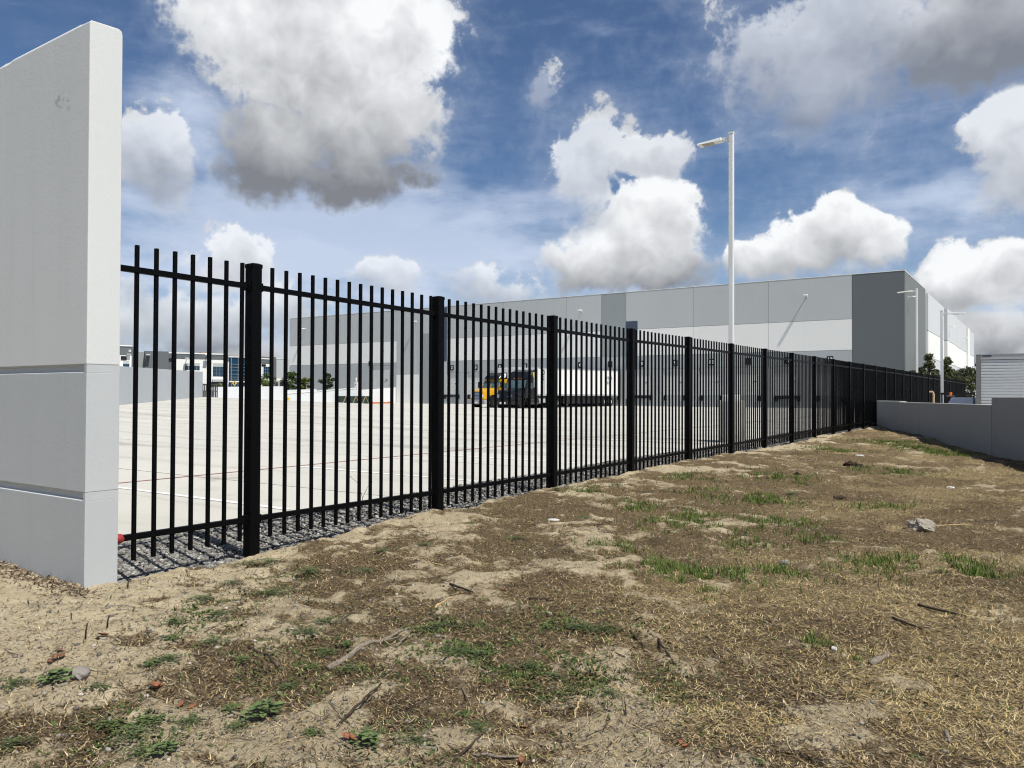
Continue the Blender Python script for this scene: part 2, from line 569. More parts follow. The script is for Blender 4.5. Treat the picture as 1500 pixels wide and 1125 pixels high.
def strawmask(X, Y):
    n = fbm(X, Y, .55, 3, .5, 5)
    s = sst(X + .16 * Y + (n - .5) * 3.2, -2.4, .2)
    c = sst(fbm(X, Y, 1.1, 4, .6, 15), .42, .64) * .8
    for (gx_, gy_) in GOLD:
        c = np.maximum(c, np.exp(-((X - gx_) ** 2 + ((Y - gy_) * (.9 if gy_ < 8 else .45)) ** 2) / .30) * (.7 + .6 * fbm(X, Y, 5.0, 2, .5, 16)))
    return np.clip(s * c, 0, 1)
def gz(X, Y, fine=True):
    X = np.asarray(X, float); Y = np.asarray(Y, float)
    z = np.interp(Y, FY, FG)
    t = np.maximum(X + 5.3, 0)
    z = z - .09 * sst(t, .2, 3.5) * (1 - sst(Y, 24, 33) * .6)
    z = z + (fbm(X, Y, .45, 3, .5, 9) - .5) * .13
    z = z + sandmask(X, Y) * .028 * sst(Y, -2, 1)
    if fine:
        z = z + (fbm(X, Y, 2.6, 3, .55, 3) - .5) * .085 + (fbm(X, Y, 9.5, 3, .6, 4) - .5) * .034
    # the soil ends in a ragged edge along the gravel
    e = FX + .02 + (fbm(X, Y, 1.6, 3, .6, 6) - .5) * .22
    z = z - .17 * sst(-X, -(e + .05), -(e - .10)) * sst(Y, 2.92, 3.0)
    return z
def gravz(Y):
    return np.interp(Y, FY, FG) - .045
def yardz(X, Y):
    X = np.asarray(X, float); Y = np.asarray(Y, float)
    b = .022 * np.maximum(0, -X - 20)
    k = 1 - sst(Y, 42, 58) * sst(X, -80, -71)
    return -1.37 + .0043 * Y + np.minimum(b * k, 1.25)

def gpix(x, y):
    """where the ray through a photo pixel meets the dirt"""
    d = ray(x, y).normalized()
    t = 1.0
    while t < 60:
        p = d * t
        if p.z < float(gz(p.x, p.y)):
            break
        t += .02 + t * .004
    for _ in range(12):
        p = d * t
        t -= (p.z - float(gz(p.x, p.y))) / d.z
    p = d * t
    return Vector((p.x, p.y, float(gz(p.x, p.y))))

def grid_mesh(name, xs, ys, zf, keep=None):
    nx, ny = len(xs), len(ys)
    X, Y = np.meshgrid(xs, ys)
    Zv = zf(X, Y)
    co = np.stack([X, Y, Zv], -1).reshape(-1, 3).astype(np.float32)
    i = np.arange((ny - 1) * nx).reshape(ny - 1, nx)[:, :-1]
    q = np.stack([i, i + 1, i + nx + 1, i + nx], -1).reshape(-1, 4)
    if keep is not None:
        c = co[q].mean(1)
        q = q[keep(c[:, 0], c[:, 1])]
    return raw_mesh(name, co, q), co

def raw_mesh(name, co, q):
    me = bpy.data.meshes.new(name)
    k = q.shape[1]
    me.vertices.add(len(co)); me.vertices.foreach_set('co', np.ascontiguousarray(co, np.float32).ravel())
    me.loops.add(q.size); me.loops.foreach_set('vertex_index', q.ravel().astype(np.int32))
    me.polygons.add(len(q)); me.polygons.foreach_set('loop_start', np.arange(0, q.size, k, dtype=np.int32))
    me.update(calc_edges=True)
    me.validate()
    return me

def point_attr(me, name, vals):
    a = me.attributes.new(name, 'FLOAT', 'POINT')
    a.data.foreach_set('value', np.ascontiguousarray(vals, np.float32))
def color_attr(me, name, rgb):
    a = me.attributes.new(name, 'FLOAT_COLOR', 'POINT')
    c = np.ones((len(rgb), 4), np.float32); c[:, :3] = rgb
    a.data.foreach_set('color', c.ravel())

# ------------------------------------------------------------------ the ground
def _dirt(n, P, b):
    W = EX(n, n.node('ShaderNodeNewGeometry').outputs['Position'])
    sand = n.attr('sand'); straw = n.attr('straw')
    f1 = n.noise(W, 16, 6, .65); f2 = n.noise(W, 60, 5, .65); f3 = n.noise(W, 4.0, 5, .6)
    st = n.noise(n.vm('MULTIPLY', W, (1.0, 3.2, 1.0)), 46, 5, .7, 1.2)
    f4 = n.noise(W, 170, 4, .65)
    m = n.step(sand + (f1 - .5) * 1.7 + (f2 - .5) * 1.1, .25, .95)
    sandc = n.mix(n.step(f1, .35, .7), (.41, .342, .222), (.55, .472, .318))
    sandc = n.mix(n.step(f3, .45, .75) * .5, sandc, (.33, .27, .175))
    sandc = n.mix(n.step(f4, .47, .66) * .55, sandc, (.15, .118, .08))
    sandc = n.mix((1.0 - n.attr('pale')) * .44, sandc, n.vm('MULTIPLY', sandc, (.52, .50, .47)))
    soil = n.mix(n.step(st, .40, .62), (.048, .034, .019), (.27, .198, .108))
    soil = n.mix(n.step(f2, .54, .70) * .6, soil, (.42, .325, .185))
    soil = n.mix(n.step(f4, .54, .66) * .6, soil, (.03, .022, .015))
    gold = n.mix(n.step(st, .38, .60), (.06, .045, .025), (.40, .31, .165))
    gold = n.mix(n.step(f4, .54, .66) * .5, gold, (.04, .03, .018))
    soil = n.mix(n.step(straw + (f1 - .5) * .5, .1, .75) * .9, soil, gold)
    soil = n.mix(n.step(n.noise(W, 1.7, 5, .62), .52, .66) * .45 * (1.0 - straw), soil, (.05, .038, .026))
    c = n.mix(m, soil, sandc)
    v = n.voro(W, 42); vc = n.voro(W, 42, out='Color')
    r_, g_, bb = n.sep(vc)
    peb = (1.0 - n.step(v, .16, .26)) * n.step(r_, .80, .82)
    c = n.mix(peb * .8, c, n.mix(g_, (.16, .15, .14), (.56, .53, .48)))
    n.put(b.inputs['Base Color'], c)
    b.inputs['Roughness'].default_value = .95
    b.inputs['Specular IOR Level'].default_value = .1
    h = f1 * .9 + f2 * .6 + f4 * .25 + st * .7 * (1.0 - m) + peb * .6
    n.put(b.inputs['Normal'], n.bump(h, 1.0, .030))
DIRT = material('dry_dirt', _dirt)

# foot of the low grey wall: it runs obliquely from the fence toward the viewer's right
WLA, WLB = (-5.54, 33.76), (-.35, 19.1)
_wl = math.hypot(WLB[0] - WLA[0], WLB[1] - WLA[1])
WLD = ((WLB[0] - WLA[0]) / _wl, (WLB[1] - WLA[1]) / _wl)
WLN = (-WLD[1], WLD[0])               # away from the verge
def seg(a, b, d):
    return np.arange(a, b, d)
xs = np.concatenate([seg(-15, -7.2, .12), seg(-7.2, 1.4, .032), seg(1.4, 8.01, .15)])
_ys = [0.6]
while _ys[-1] < 33.9:
    _ys.append(_ys[-1] + .026 + .0032 * max(0, _ys[-1] - 4))
ys = np.concatenate([seg(-6, .6, .12), np.array(_ys)])
gm, gco = grid_mesh('dirt_ground', xs, ys, gz, keep=lambda x, y: ((x > -5.95) | (y < 3.04)) & ((x - WLA[0]) * WLN[0] + (y - WLA[1]) * WLN[1] < .12))
point_attr(gm, 'sand', sandmask(gco[:, 0], gco[:, 1]))
_px, _py = gco[:, 0], gco[:, 1]
point_attr(gm, 'pale', np.clip(1.1 * np.exp(-((_px + 5.2) ** 2 / 3.0 + (_py - 2.0) ** 2 / 1.6)) + .75 * sst(_px + (fbm(_px, _py, 1.2, 3, .5, 51) - .5) * 1.4, -4.4, -5.4) + .55 * sst(fbm(_px, _py, 1.9, 3, .55, 52), .5, .68), 0, 1))
point_attr(gm, 'straw', strawmask(gco[:, 0], gco[:, 1]))
gm.shade_smooth()
tag(link('dirt_ground', gm, DIRT), 'dry dirt verge with sand patches and dead grass', kind='structure')

# wide land under everything, out to the horizon
def _land(n, P, b):
    W = EX(n, n.node('ShaderNodeNewGeometry').outputs['Position'])
    n.put(b.inputs['Base Color'], n.mix(n.noise(W, .02, 5, .6), (.16, .15, .12), (.30, .29, .26)))
LAND = material('distant_land', _land, rough=.95, spec=.1)
lb = MB().add([(-3000, -3000, -2.6), (3000, -3000, -2.6), (3000, 3000, -2.6), (-3000, 3000, -2.6)], [(0, 1, 2, 3)])
tag(lb.build('ground', LAND), 'flat open land under the industrial park', kind='structure')

# gravel strip behind the fence
def _grav(n, P, b):
    W = EX(n, n.node('ShaderNodeNewGeometry').outputs['Position'])
    v = n.voro(W, 48); r_, g_, bb = n.sep(n.voro(W, 48, out='Color'))
    c = n.mix(n.step(r_, .1, .95), (.10, .098, .09), (.30, .29, .265))
    n.put(b.inputs['Base Color'], n.mix(n.step(v, .35, .62), c, (.05, .048, .044)))
    b.inputs['Roughness'].default_value = .9
    n.put(b.inputs['Normal'], n.bump(1.0 - v, 1.0, .03))
GRAV = material('grey_gravel', _grav, spec=.2)
gvm, _ = grid_mesh('gravel_strip', np.linspace(-7.16, -5.2, 12), np.concatenate([seg(3.0, 40, .5), seg(40, 80.1, 4)]), lambda X, Y: gravz(Y) - .012)
tag(link('gravel_strip', gvm, GRAV), 'strip of grey gravel behind the fence', kind='structure')

def hull_rocks(n, r, flat=.7):
    """a few lumpy rock shapes: jittered icosahedra"""
    t = (1 + 5 ** .5) / 2
    V = np.array([(-1, t, 0), (1, t, 0), (-1, -t, 0), (1, -t, 0), (0, -1, t), (0, 1, t), (0, -1, -t), (0, 1, -t), (t, 0, -1), (t, 0, 1), (-t, 0, -1), (-t, 0, 1)]) / 1.9
    T = np.array([(0, 11, 5), (0, 5, 1), (0, 1, 7), (0, 7, 10), (0, 10, 11), (1, 5, 9), (5, 11, 4), (11, 10, 2), (10, 7, 6), (7, 1, 8), (3, 9, 4), (3, 4, 2), (3, 2, 6), (3, 6, 8), (3, 8, 9), (4, 9, 5), (2, 4, 11), (6, 2, 10), (8, 6, 7), (9, 8, 1)])
    return V, T
def scatter_rocks(name, X, Y, Zv, size, cols, mat, label, cat, flat=.65):
    V, T = hull_rocks(1, 1)
    n = len(X)
    sc = size[:, None] * rng.uniform(.6, 1.25, (n, 3)) * np.array([1, 1, flat])
    jit = 1 + rng.uniform(-.25, .25, (n, 12, 1))
    a = rng.uniform(0, 6.283, n)
    v = V[None] * jit * sc[:, None, :]
    ca, sa = np.cos(a)[:, None], np.sin(a)[:, None]
    x = v[..., 0] * ca - v[..., 1] * sa + X[:, None]
    y = v[..., 0] * sa + v[..., 1] * ca + Y[:, None]
    z = v[..., 2] + Zv[:, None]
    co = np.stack([x, y, z], -1).reshape(-1, 3)
    q = (T[None] + (np.arange(n) * 12)[:, None, None]).reshape(-1, 3)
    me = raw_mesh(name, co, q)
    color_attr(me, 'col', np.repeat(cols, 12, 0))
    return tag(link(name, me, mat), label, cat, kind='stuff')
def _vc(n, P, b):
    n.put(b.inputs['Base Color'], n.attr('col', 'Color'))
STONEC = material('loose_stone', _vc, rough=.9, spec=.2)
k = 22000
gy = 3.0 + 20.0 * rng.random(k) ** 2.3
gx = rng.uniform(-7.12, FX + .06, k)
g_ = rng.choice([.09, .14, .19, .26, .38], k, p=[.20, .28, .28, .17, .07]) * rng.uniform(.8, 1.2, k)
scatter_rocks('gravel', gx, gy, gravz(gy) + .004, rng.uniform(.009, .021, k) * (1 + gy * .02), np.stack([g_, g_ * .97, g_ * .90], -1), STONEC,
              'loose grey gravel stones behind the fence', 'gravel')

# ------------------------------------------------------------------ concrete yard, slab by slab
def _conc(n, P, b):
    W = EX(n, n.node('ShaderNodeNewGeometry').outputs['Position'])
    oi = EX(n, n.node('ShaderNodeObjectInfo').outputs['Random'])
    a = n.noise(W, .22, 6, .62); f = n.noise(W, 26, 4, .6)
    tyre = n.noise(n.vm('MULTIPLY', W, (.06, .9, 1.0)), 1.0, 6, .62, .6)
    k = .93 + (a - .5) * .26 + (f - .5) * .06 + (oi - .5) * .05
    c = n.vm('MULTIPLY', (.50, .488, .44), n.comb(k, k, k))
    c = n.mix(n.step(tyre, .50, .70) * .50, c, (.20, .19, .165))
    c = n.mix(n.step(n.noise(W, 1.1, 5, .6), .60, .74) * .38, c, (.19, .175, .15))
    n.put(b.inputs['Base Color'], c)
    b.inputs['Roughness'].default_value = .88
    n.put(b.inputs['Normal'], n.bump(f, .1, .003))
CONC = material('yard_concrete', _conc, spec=.2)
JOINT = material('dark_slab_joint', None, (.12, .11, .10), .9, .1)
sub, _ = grid_mesh('concrete_yard', np.linspace(-150, -7.05, 60), np.linspace(-45, 75.2, 60), lambda X, Y: yardz(X, Y) - .05)
yard = tag(link('concrete_yard', sub, JOINT), 'wide concrete truck yard behind the fence', kind='structure')
SX = [-7.1 - 4.4 * i for i in range(15)]
SY = [3.1 + 4.5 * i for i in range(17)]
SY[-1] = 75.1
slab_n = 0
def slab_geo(mb, x0, x1, y0, y1, n=1):
    xs_ = np.linspace(x0, x1, n + 1); ys_ = np.linspace(y0, y1, n + 1)
    g = .017
    p = [(x0 - (-g if 0 else 0), y0)]
    c = [(x1 + g, y0 + g), (x0 - g, y0 + g), (x0 - g, y1 - g), (x1 + g, y1 - g)]
    top = [(x, y, float(yardz(x, y))) for x, y in c]
    bot = [(x, y, z - .04) for x, y, z in top]
    mb.hexa(bot + top)
for i in range(len(SX) - 1):
    for j in range(len(SY) - 1):
        mb = MB()
        slab_geo(mb, SX[i], SX[i + 1], SY[j], SY[j + 1])
        mb.build('slab', CONC, yard)
rest, _ = grid_mesh('outer_slabs', np.linspace(-150, SX[-1] - .012, 44), np.concatenate([np.linspace(-45, 3.0, 10), np.linspace(4, 75.1, 36)]), lambda X, Y: yardz(X, Y))
tag(link('outer_slabs', rest, CONC, yard), kind='stuff')

# painted lines
LINEW = painted('white_line_paint', (.72, .72, .70), .15, 20, 0, .8, .35)
LINER = painted('red_line_paint', (.30, .12, .105), .2, 20, 0, .8, .6)
def strip(name, mat, x0, x1, y0, y1, n, label, cat, group=None):
    xs_ = np.linspace(x0, x1, (n if abs(x1 - x0) > abs(y1 - y0) else 1) + 1)
    ys_ = np.linspace(y0, y1, (n if abs(x1 - x0) <= abs(y1 - y0) else 1) + 1)
    me, _ = grid_mesh(name, xs_, ys_, lambda X, Y: yardz(X, Y) + .006)
    return tag(link(name, me, mat, yard), label)
strip('red_line', LINER, -11.54, -11.47, 3.4, 70, 40, 'thin red fire-lane line running parallel to the fence', 'line')
for kk in range(17):
    y = 6.02 + 3.62 * kk
    strip('stall_line', LINEW, -11.4, -7.3, y, y + .10, 6, None, None)

# far street lawn strip and land by the offices
def _lawn(n, P, b):
    W = EX(n, n.node('ShaderNodeNewGeometry').outputs['Position'])
    n.put(b.inputs['Base Color'], n.mix(n.noise(W, 3, 5, .7), (.035, .055, .018), (.10, .12, .035)))
LAWN = material('clipped_lawn', _lawn, rough=.95, spec=.1)

# ------------------------------------------------------------------ tall screen wall on the left
WX, WY0, WY1 = -5.47, 2.79, 3.025
sw = thing('screen_wall', (-8, 2.9, -1.4), 'tall pale concrete screen wall with two horizontal grooves beside the fence end', 'wall')
def chips(o):
    pass
def wall_seg(z0, z1, groove_top, groove_bot, mat, name, top=False):
    d, h = .022, .030
    poly = [(WY0, z0), (WY1, z0), (WY1, z1), (WY0, z1)]
    m_ = MB().prism(poly, 'x', -17.0, WX)
    o = m_.build(name, mat, sw, bevel=.012 if top else .004, seg=2)
    return o
def wall_top():
    # the top block, with slightly worn arrises
    xs_ = np.concatenate([np.linspace(-17, -7.2, 20), np.linspace(-7.1, WX, 60)])
    prof = [(WY0, .205), (WY0, 2.598), (WY0 + .014, 2.620), (WY1 - .03, 2.626), (WY1 - .008, 2.612), (WY1, 2.58), (WY1, .205)]
    mb = MB()
    n = len(prof)
    for i, x in enumerate(xs_):
        for j, (y, z) in enumerate(prof):
            e = 0
            if 1 <= j <= 4:
                e = -max(0, float(fbm(np.array(x), np.array(y * 9.), 3.2, 3, .6, 8)) - .62) * .07
            xx = x
            if i == len(xs_) - 1 and 1 <= j <= 5:
                xx = x - .008 - .010 * random.random()
            mb.v.append((xx, y, z + e))
    for i in range(len(xs_) - 1):
        for j in range(n):
            j2 = (j + 1) % n
            mb.f.append((i * n + j, i * n + j2, (i + 1) * n + j2, (i + 1) * n + j))
    e0 = (len(xs_) - 1) * n
    mb.f.append(tuple(e0 + j for j in range(n)))
    mb.f.append(tuple(range(n))[::-1])
    return mb.build('upper_panel', WALL_W, sw, bevel=.006, seg=2)
wall_top()
def groove(zt, zb, mat):
    # a trapezoid rebate cut into the face that looks at the verge, closed at the wall end
    d = .024
    poly = [(WY0 + d, zb + .012), (WY1, zb + .0), (WY1, zt), (WY0 + d, zt - .012)]
    MB().prism(poly, 'x', -17.0, WX - .031).build('groove_bed', mat, sw)
    MB().prism([(WY0, zt), (WY0 + d, zt), (WY0 + d, zt - .012)], 'x', -17.0, WX - .031).build('groove_lip', mat, sw)
    MB().prism([(WY0, zb), (WY0 + d, zb + .012), (WY0 + d, zb)], 'x', -17.0, WX - .031).build('groove_lip', mat, sw)
for (zt_, zb_) in ((.205, .148), (-.682, -.742)):
    MB().box(WX - .03, WX - .0005, WY0 + .0005, WY1 - .0005, zb_ + .0005, zt_ - .0005).build('groove_stop', WALL_G, sw)
groove(.205, .148, WALL_G)
wall_seg(-.682, .148, 0, 0, WALL_G, 'middle_panel')
groove(-.682, -.742, WALL_G)
wall_seg(-1.9, -.742, 0, 0, WALL_G, 'lower_panel')
# lifting-anchor patch: rough filled spot near the top
mb = MB()
for i in range(14):
    x = -5.86 + random.uniform(-.10, .10); z = 2.12 + random.uniform(-.05, .05) - (x + 5.86) * .25
    s_ = random.uniform(.008, .02)
    mb.add([(x - s_, WY0 - .001, z - s_ * .6), (x + s_, WY0 - .001, z - s_ * .4), (x + s_ * .6, WY0 - .0022, z + s_ * .5), (x - s_ * .7, WY0 - .0018, z + s_ * .6)], [(0, 1, 2, 3)])
mb.build('patched_spot', WALL_W, sw)
# red reflector cap at the foot of the fence
rc = MB()
rc.tube([(-5.575, 3.03, -1.055), (-5.575, 3.10, -1.055), (-5.575, 3.125, -1.055)], [.036, .036, .022], 12)
tag(rc.build('red_cap', REDP, None, smooth=True), 'small red plastic cap where the bottom fence rail meets the pale wall', 'cap')

# ------------------------------------------------------------------ black picket fence
TY = [2.9, 4.2, 6.7, 9.1, 11.5, 14, 18.8, 26, 33.6, 41, 57, 80]
TZ = [1.112, 1.108, 1.092, 1.092, 1.095, 1.12, 1.15, 1.20, 1.25, 1.28, 1.33, 1.36]
def ftop(y):
    return float(np.interp(y, TY, TZ))
fence = thing('picket_fence', (FX, 4.2, -1.35), 'long black steel picket fence running from the pale wall into the distance', 'fence')
POSTS = [4.236 + 2.452 * i for i in range(30)]
pw = .0505
pb = MB()
pb.box(-pw, pw, -pw, pw, -2.75, -.012)
post_me = pb.mesh('post'); post_me.materials.append(BLACK)
capb = MB()
c_ = pw + .0015
capb.box(-c_, c_, -c_, c_, -.03, .002)
capb.add([(-c_, -c_, .002), (c_, -c_, .002), (c_, c_, .002), (-c_, c_, .002), (-c_ * .5, -c_ * .5, .011), (c_ * .5, -c_ * .5, .011), (c_ * .5, c_ * .5, .013), (-c_ * .5, c_ * .5, .013)],
         [(0, 1, 5, 4), (1, 2, 6, 5), (2, 3, 7, 6), (3, 0, 4, 7), (4, 5, 6, 7)])
cap_me = capb.mesh('cap'); cap_me.materials.append(BLACK)
kb = MB()
kb.box(-.032, .032, -.075, -.048, -.036, .036)
kb.tube([(.034, -.06, 0), (.040, -.06, 0)], .009, 8)
brk_me = kb.mesh('bracket'); brk_me.materials.append(BLACK)
for i, y in enumerate(POSTS):
    z = ftop(y)
    po = link('post', post_me, None, fence, (FX, y, z))
    po.rotation_euler = (random.uniform(-.002, .002), random.uniform(-.002, .002), random.uniform(-.01, .01))
    po.modifiers.new('bevel', 'BEVEL').width = .006
    co_ = bpy.data.objects.new('cap', cap_me); COL.objects.link(co_); co_.parent = po
    if i < 7:
        for dz in (-.19, -2.165):
            for sgn in (1, -1):
                b_ = bpy.data.objects.new('bracket', brk_me); COL.objects.link(b_); b_.parent = po
                b_.location = (0, 0, dz); b_.scale = (1, sgn, 1)
pk = .0128
pm = MB(); pm.box(-pk, pk, -pk, pk, -2.335, 0)
pick_me = pm.mesh('picket'); pick_me.materials.append(BLACK)
pickets = [3.2 + .1535 * k for k in range(7)]
for i in range(len(POSTS) - 1):
    pickets += [POSTS[i] + .194 + .1522 * k for k in range(15)]
faroff = MB()
for k, y in enumerate(pickets):
    z = ftop(y) - .002
    if k < 300:
        p_ = link('picket', pick_me, None, fence, (FX, y, z + random.uniform(-.003, .003)))
        p_.rotation_euler = (random.uniform(-.0015, .0015), random.uniform(-.001, .001), random.uniform(-.02, .02))
    else:
        faroff.box(FX - pk, FX + pk, y - pk, y + pk, z - 2.335, z)
tag(faroff.build('far_pickets', BLACK, fence), kind='stuff')
ends = [3.03] + POSTS
for i in range(len(ends) - 1):
    a, b = ends[i] + (.048 if i else 0), ends[i + 1] - .048
    for dz in (-.19, -2.165):
        za, zb = ftop(a) + dz, ftop(b) + dz
        h = .0225; w = .020
        MB().hexa([(FX - w, a, za - h), (FX + w, a, za - h), (FX + w, b, zb - h), (FX - w, b, zb - h),
                   (FX - w, a, za + h), (FX + w, a, za + h), (FX + w, b, zb + h), (FX - w, b, zb + h)]).build('rail', BLACK, fence, bevel=.003)

# ------------------------------------------------------------------ warehouse
WYF = 75.0
wh = thing('warehouse', (-50, 75, -1.1), 'long grey and white tilt-up warehouse with numbered dock doors behind the fence', 'building')
GAP = .03
MB().box(-90.3, -10.25, WYF + .26, 156, -1.6, 10.7).build('core', MGREY, wh)
MB().box(-90.2, -10.4, WYF + .3, 155.8, 10.70, 10.78).build('roof', ROOFING, wh)
def panel(x0, x1, z0, z1, mat, proud=0.0):
    return MB().box(x0 + GAP / 2, x1 - GAP / 2, WYF - proud, WYF + .24, z0 + GAP / 2, z1 - GAP / 2).build('wall_panel', mat, wh)
TOPZ, B1, B0, DTOP, DBOT, BASE = 11.02, 7.03, 4.24, 2.83, .13, -1.6
J = [-90.35, -79.9, -69.43, -61.0, -52.5, -43.97, -39.57, -36.65, -29.2, -21.72, -14.27, -10.0]
for i in range(len(J) - 1):
    a, b = J[i], J[i + 1]
    if abs(a + 39.57) < .1:
        panel(a, b, B0, TOPZ, MGREY)
    elif abs(a + 14.27) < .1:
        panel(a, b, BASE, TOPZ, DGREY)
        continue
    elif abs(a + 69.43) < .1:
        panel(a, -64.9, 2.68, TOPZ, LGREY); panel(a, -65.5, BASE, 2.68, WHITE)
        panel(-65.5, -64.9, BASE, 2.68, LOWGREY)
        panel(-64.9, -63.3, BASE, 7.75, MGREY); panel(-64.9, -63.3, 7.75, TOPZ, LGREY); panel(-63.3, b, BASE, TOPZ, LGREY)
        continue
    else:
        panel(a, b, B1, TOPZ, LGREY)
        panel(a, b, B0, B1, WHITE)
    if b <= -69.4:
        if a > -80:
            panel(a, -73.7, BASE, B0, LOWGREY); panel(-73.7, -70.4, 3.87, B0, LOWGREY); panel(-70.4, b, BASE, B0, LOWGREY)
            panel(-73.7, -70.4, BASE, .85, LOWGREY)
        else:
            panel(a, b, BASE, B0, LOWGREY)
    else:
        panel(a, b, DTOP, B0, LOWGREY)
# parapet flashing
MB().box(-90.4, -9.98, WYF - .02, WYF + .27, TOPZ, TOPZ + .05).build('parapet_flashing', WHITE, wh)
MB().box(-10.25, -9.98, WYF + .272, 89.3, TOPZ, TOPZ + .05).build('parapet_flashing', WHITE, wh)
DOCKS = [(-63.9 + 3.7, '2'), (-56.54, '3'), (-53.0, '4'), (-49.4, '5'), (-42.17, '6'), (-38.5, '7'), (-34.82, '8'), (-31.11, '9'), (-27.31, '10'), (-23.6, '11'), (-19.95, '12'), (-16.15, '13')]
dw = 1.27
edges = [-61.0]
for x, t in DOCKS:
    edges += [x - dw, x + dw]
edges.append(-14.27)
for i in range(0, len(edges), 2):
    if edges[i + 1] - edges[i] > .05:
        MB().box(edges[i] + .004, edges[i + 1] - .004, WYF + .0, WYF + .24, BASE, DTOP - .01).build('pier', LOWGREY, wh)
def lamp_arm(parent, x, y, z, sx=0, sy=-1, L=.78):
    """wall lamp: bracket, arm and flat head reaching out from the wall"""
    o = MB()
    if sy:
        o.box(x - .05, x + .05, y - .05, y, z - .12, z + .12)
        o.box(x - .04, x + .04, y - .42, y - .05, z - .02, z + .05)
        o.hexa([(x - .17, y - L, z - .03), (x + .17, y - L, z - .03), (x + .17, y - .4, z - .03), (x - .17, y - .4, z - .03),
                (x - .13, y - L + .04, z + .03), (x + .13, y - L + .04, z + .03), (x + .10, y - .4, z + .08), (x - .10, y - .4, z + .08)])
    else:
        o.box(x, x + .05, y - .05, y + .05, z - .12, z + .12)
        o.box(x + .05, x + .42, y - .04, y + .04, z - .02, z + .05)
        o.hexa([(x + .4, y - .17, z - .03), (x + L, y - .17, z - .03), (x + L, y + .17, z - .03), (x + .4, y + .17, z - .03),
                (x + .4, y - .1, z + .08), (x + L - .04, y - .13, z + .03), (x + L - .04, y + .13, z + .03), (x + .4, y + .1, z + .08)])
    return o.build('wall_lamp', POLEW, parent)
for x in (-18.15, -42.0, -66.0, -86.9):
    lamp_arm(wh, x, WYF, 9.38)
for x, t in DOCKS:
    z0 = DBOT
    MB().box(x - dw, x + dw, WYF + .02, WYF + .24, BASE, z0).build('dock_sill', LOWGREY, wh)
    dr = MB()
    nh = 6
    hh = (DTOP - z0) / nh
    for k in range(nh):
        dr.box(x - dw + .02, x + dw - .02, WYF + .13, WYF + .18, z0 + k * hh + .008, z0 + (k + 1) * hh - .008)
    dr.box(x - dw, x + dw, WYF + .185, WYF + .2, z0, DTOP)
    d_ = dr.build('dock_door', DOORW, wh)
    MB().box(x + .38, x + .72, WYF + .10, WYF + .128, 1.42, 1.47).build('handle', BLACKP, d_)
    for sx in (-1, 1):
        MB().box(x + sx * 1.05 - .14, x + sx * 1.05 + .14, WYF - .12, WYF + .015, -.42, .10).build('dock_bumper', RUBBER, wh, bevel=.02)
    if t in '2 8 12 3':
        MB().box(x - .9, x + .9, WYF - .10, WYF + .015, -.22, .09).build('dock_leveller', BLACKP, wh)
    s_ = MB().box(x - .27, x + .27, WYF - .035, WYF - .004, 3.08, 3.72).build('number_plate', BLACKP, wh)
    text(t, .48, SIGNW, s_, (x, WYF - .042, 3.40), (math.pi / 2, 0, 0))
# slate-blue slot panels
MB().box(-36.62, -35.3, WYF - .03, WYF - .002, 2.82, 7.92).build('slate_panel', BLUEGREY, wh)
MB().box(-62.6, -61.04, WYF - .03, WYF - .002, 4.25, 10.9).build('slate_panel', BLUEGREY, wh)
MB().box(-36.62, -35.9, WYF - .03, WYF - .002, -1.0, -.3).build('slate_panel', BLUEGREY, wh)
# drive-in door at the ramp
dd = MB()
for k in range(7):
    dd.box(-73.66, -70.44, WYF + .1, WYF + .16, .86 + k * .43 + .008, .86 + (k + 1) * .43 - .008)
dd.box(-73.69, -70.41, WYF + .165, WYF + .2, .86, 3.86)
o_ = dd.build('drive_in_door', DOORW, wh)
MB().box(-71.5, -71.0, WYF + .05, WYF + .098, 1.95, 2.02).build('handle', BLACKP, o_)
s_ = MB().box(-74.4, -73.9, WYF - .035, WYF - .004, 3.9, 4.5).build('number_plate', BLACKP, wh)
text('1', .48, SIGNW, s_, (-74.15, WYF - .042, 4.2), (math.pi / 2, 0, 0))
# side toward the neighbour: stepped panels
PGREY = painted('tilt_up_pale_grey_paint', (.52, .54, .55), .03)
SIDE = [(75.26, 89.3, 0.0, 'D'), (89.3, 92.4, -.35, 'W'), (92.4, 108.0, -.10, 'P'), (108.0, 109.6, -.35, 'W'), (109.6, 122.2, .12, 'P'), (122.2, 124.0, -.35, 'W'),
        (124.0, 140.0, -.02, 'P'), (140.0, 143.2, .20, 'W'), (143.2, 156.0, -.05, 'P')]
for (a, b, dx_, kd) in SIDE:
    def sp(z0, z1, mat, a=a, b=b):
        MB().box(-10.5, -10.0 + dx_, a + .03, b - .03, z0 + .03, z1 - .03).build('side_panel', mat, wh)
    if kd == 'D':
        sp(BASE, TOPZ, painted('tilt_up_grey_side_paint', (.155, .168, .165), .03))
    elif kd == 'W':
        sp(BASE, TOPZ - .15, WHITE)
    else:
        sp(B1, TOPZ, PGREY); sp(B0, B1, WHITE); sp(BASE, B0, PGREY)
lamp_arm(wh, -10.0, 76.9, 8.9, 1, 0)
lamp_arm(wh, -9.88, 112, 8.9, 1, 0)
lamp_arm(wh, -10.02, 134, 8.9, 1, 0)

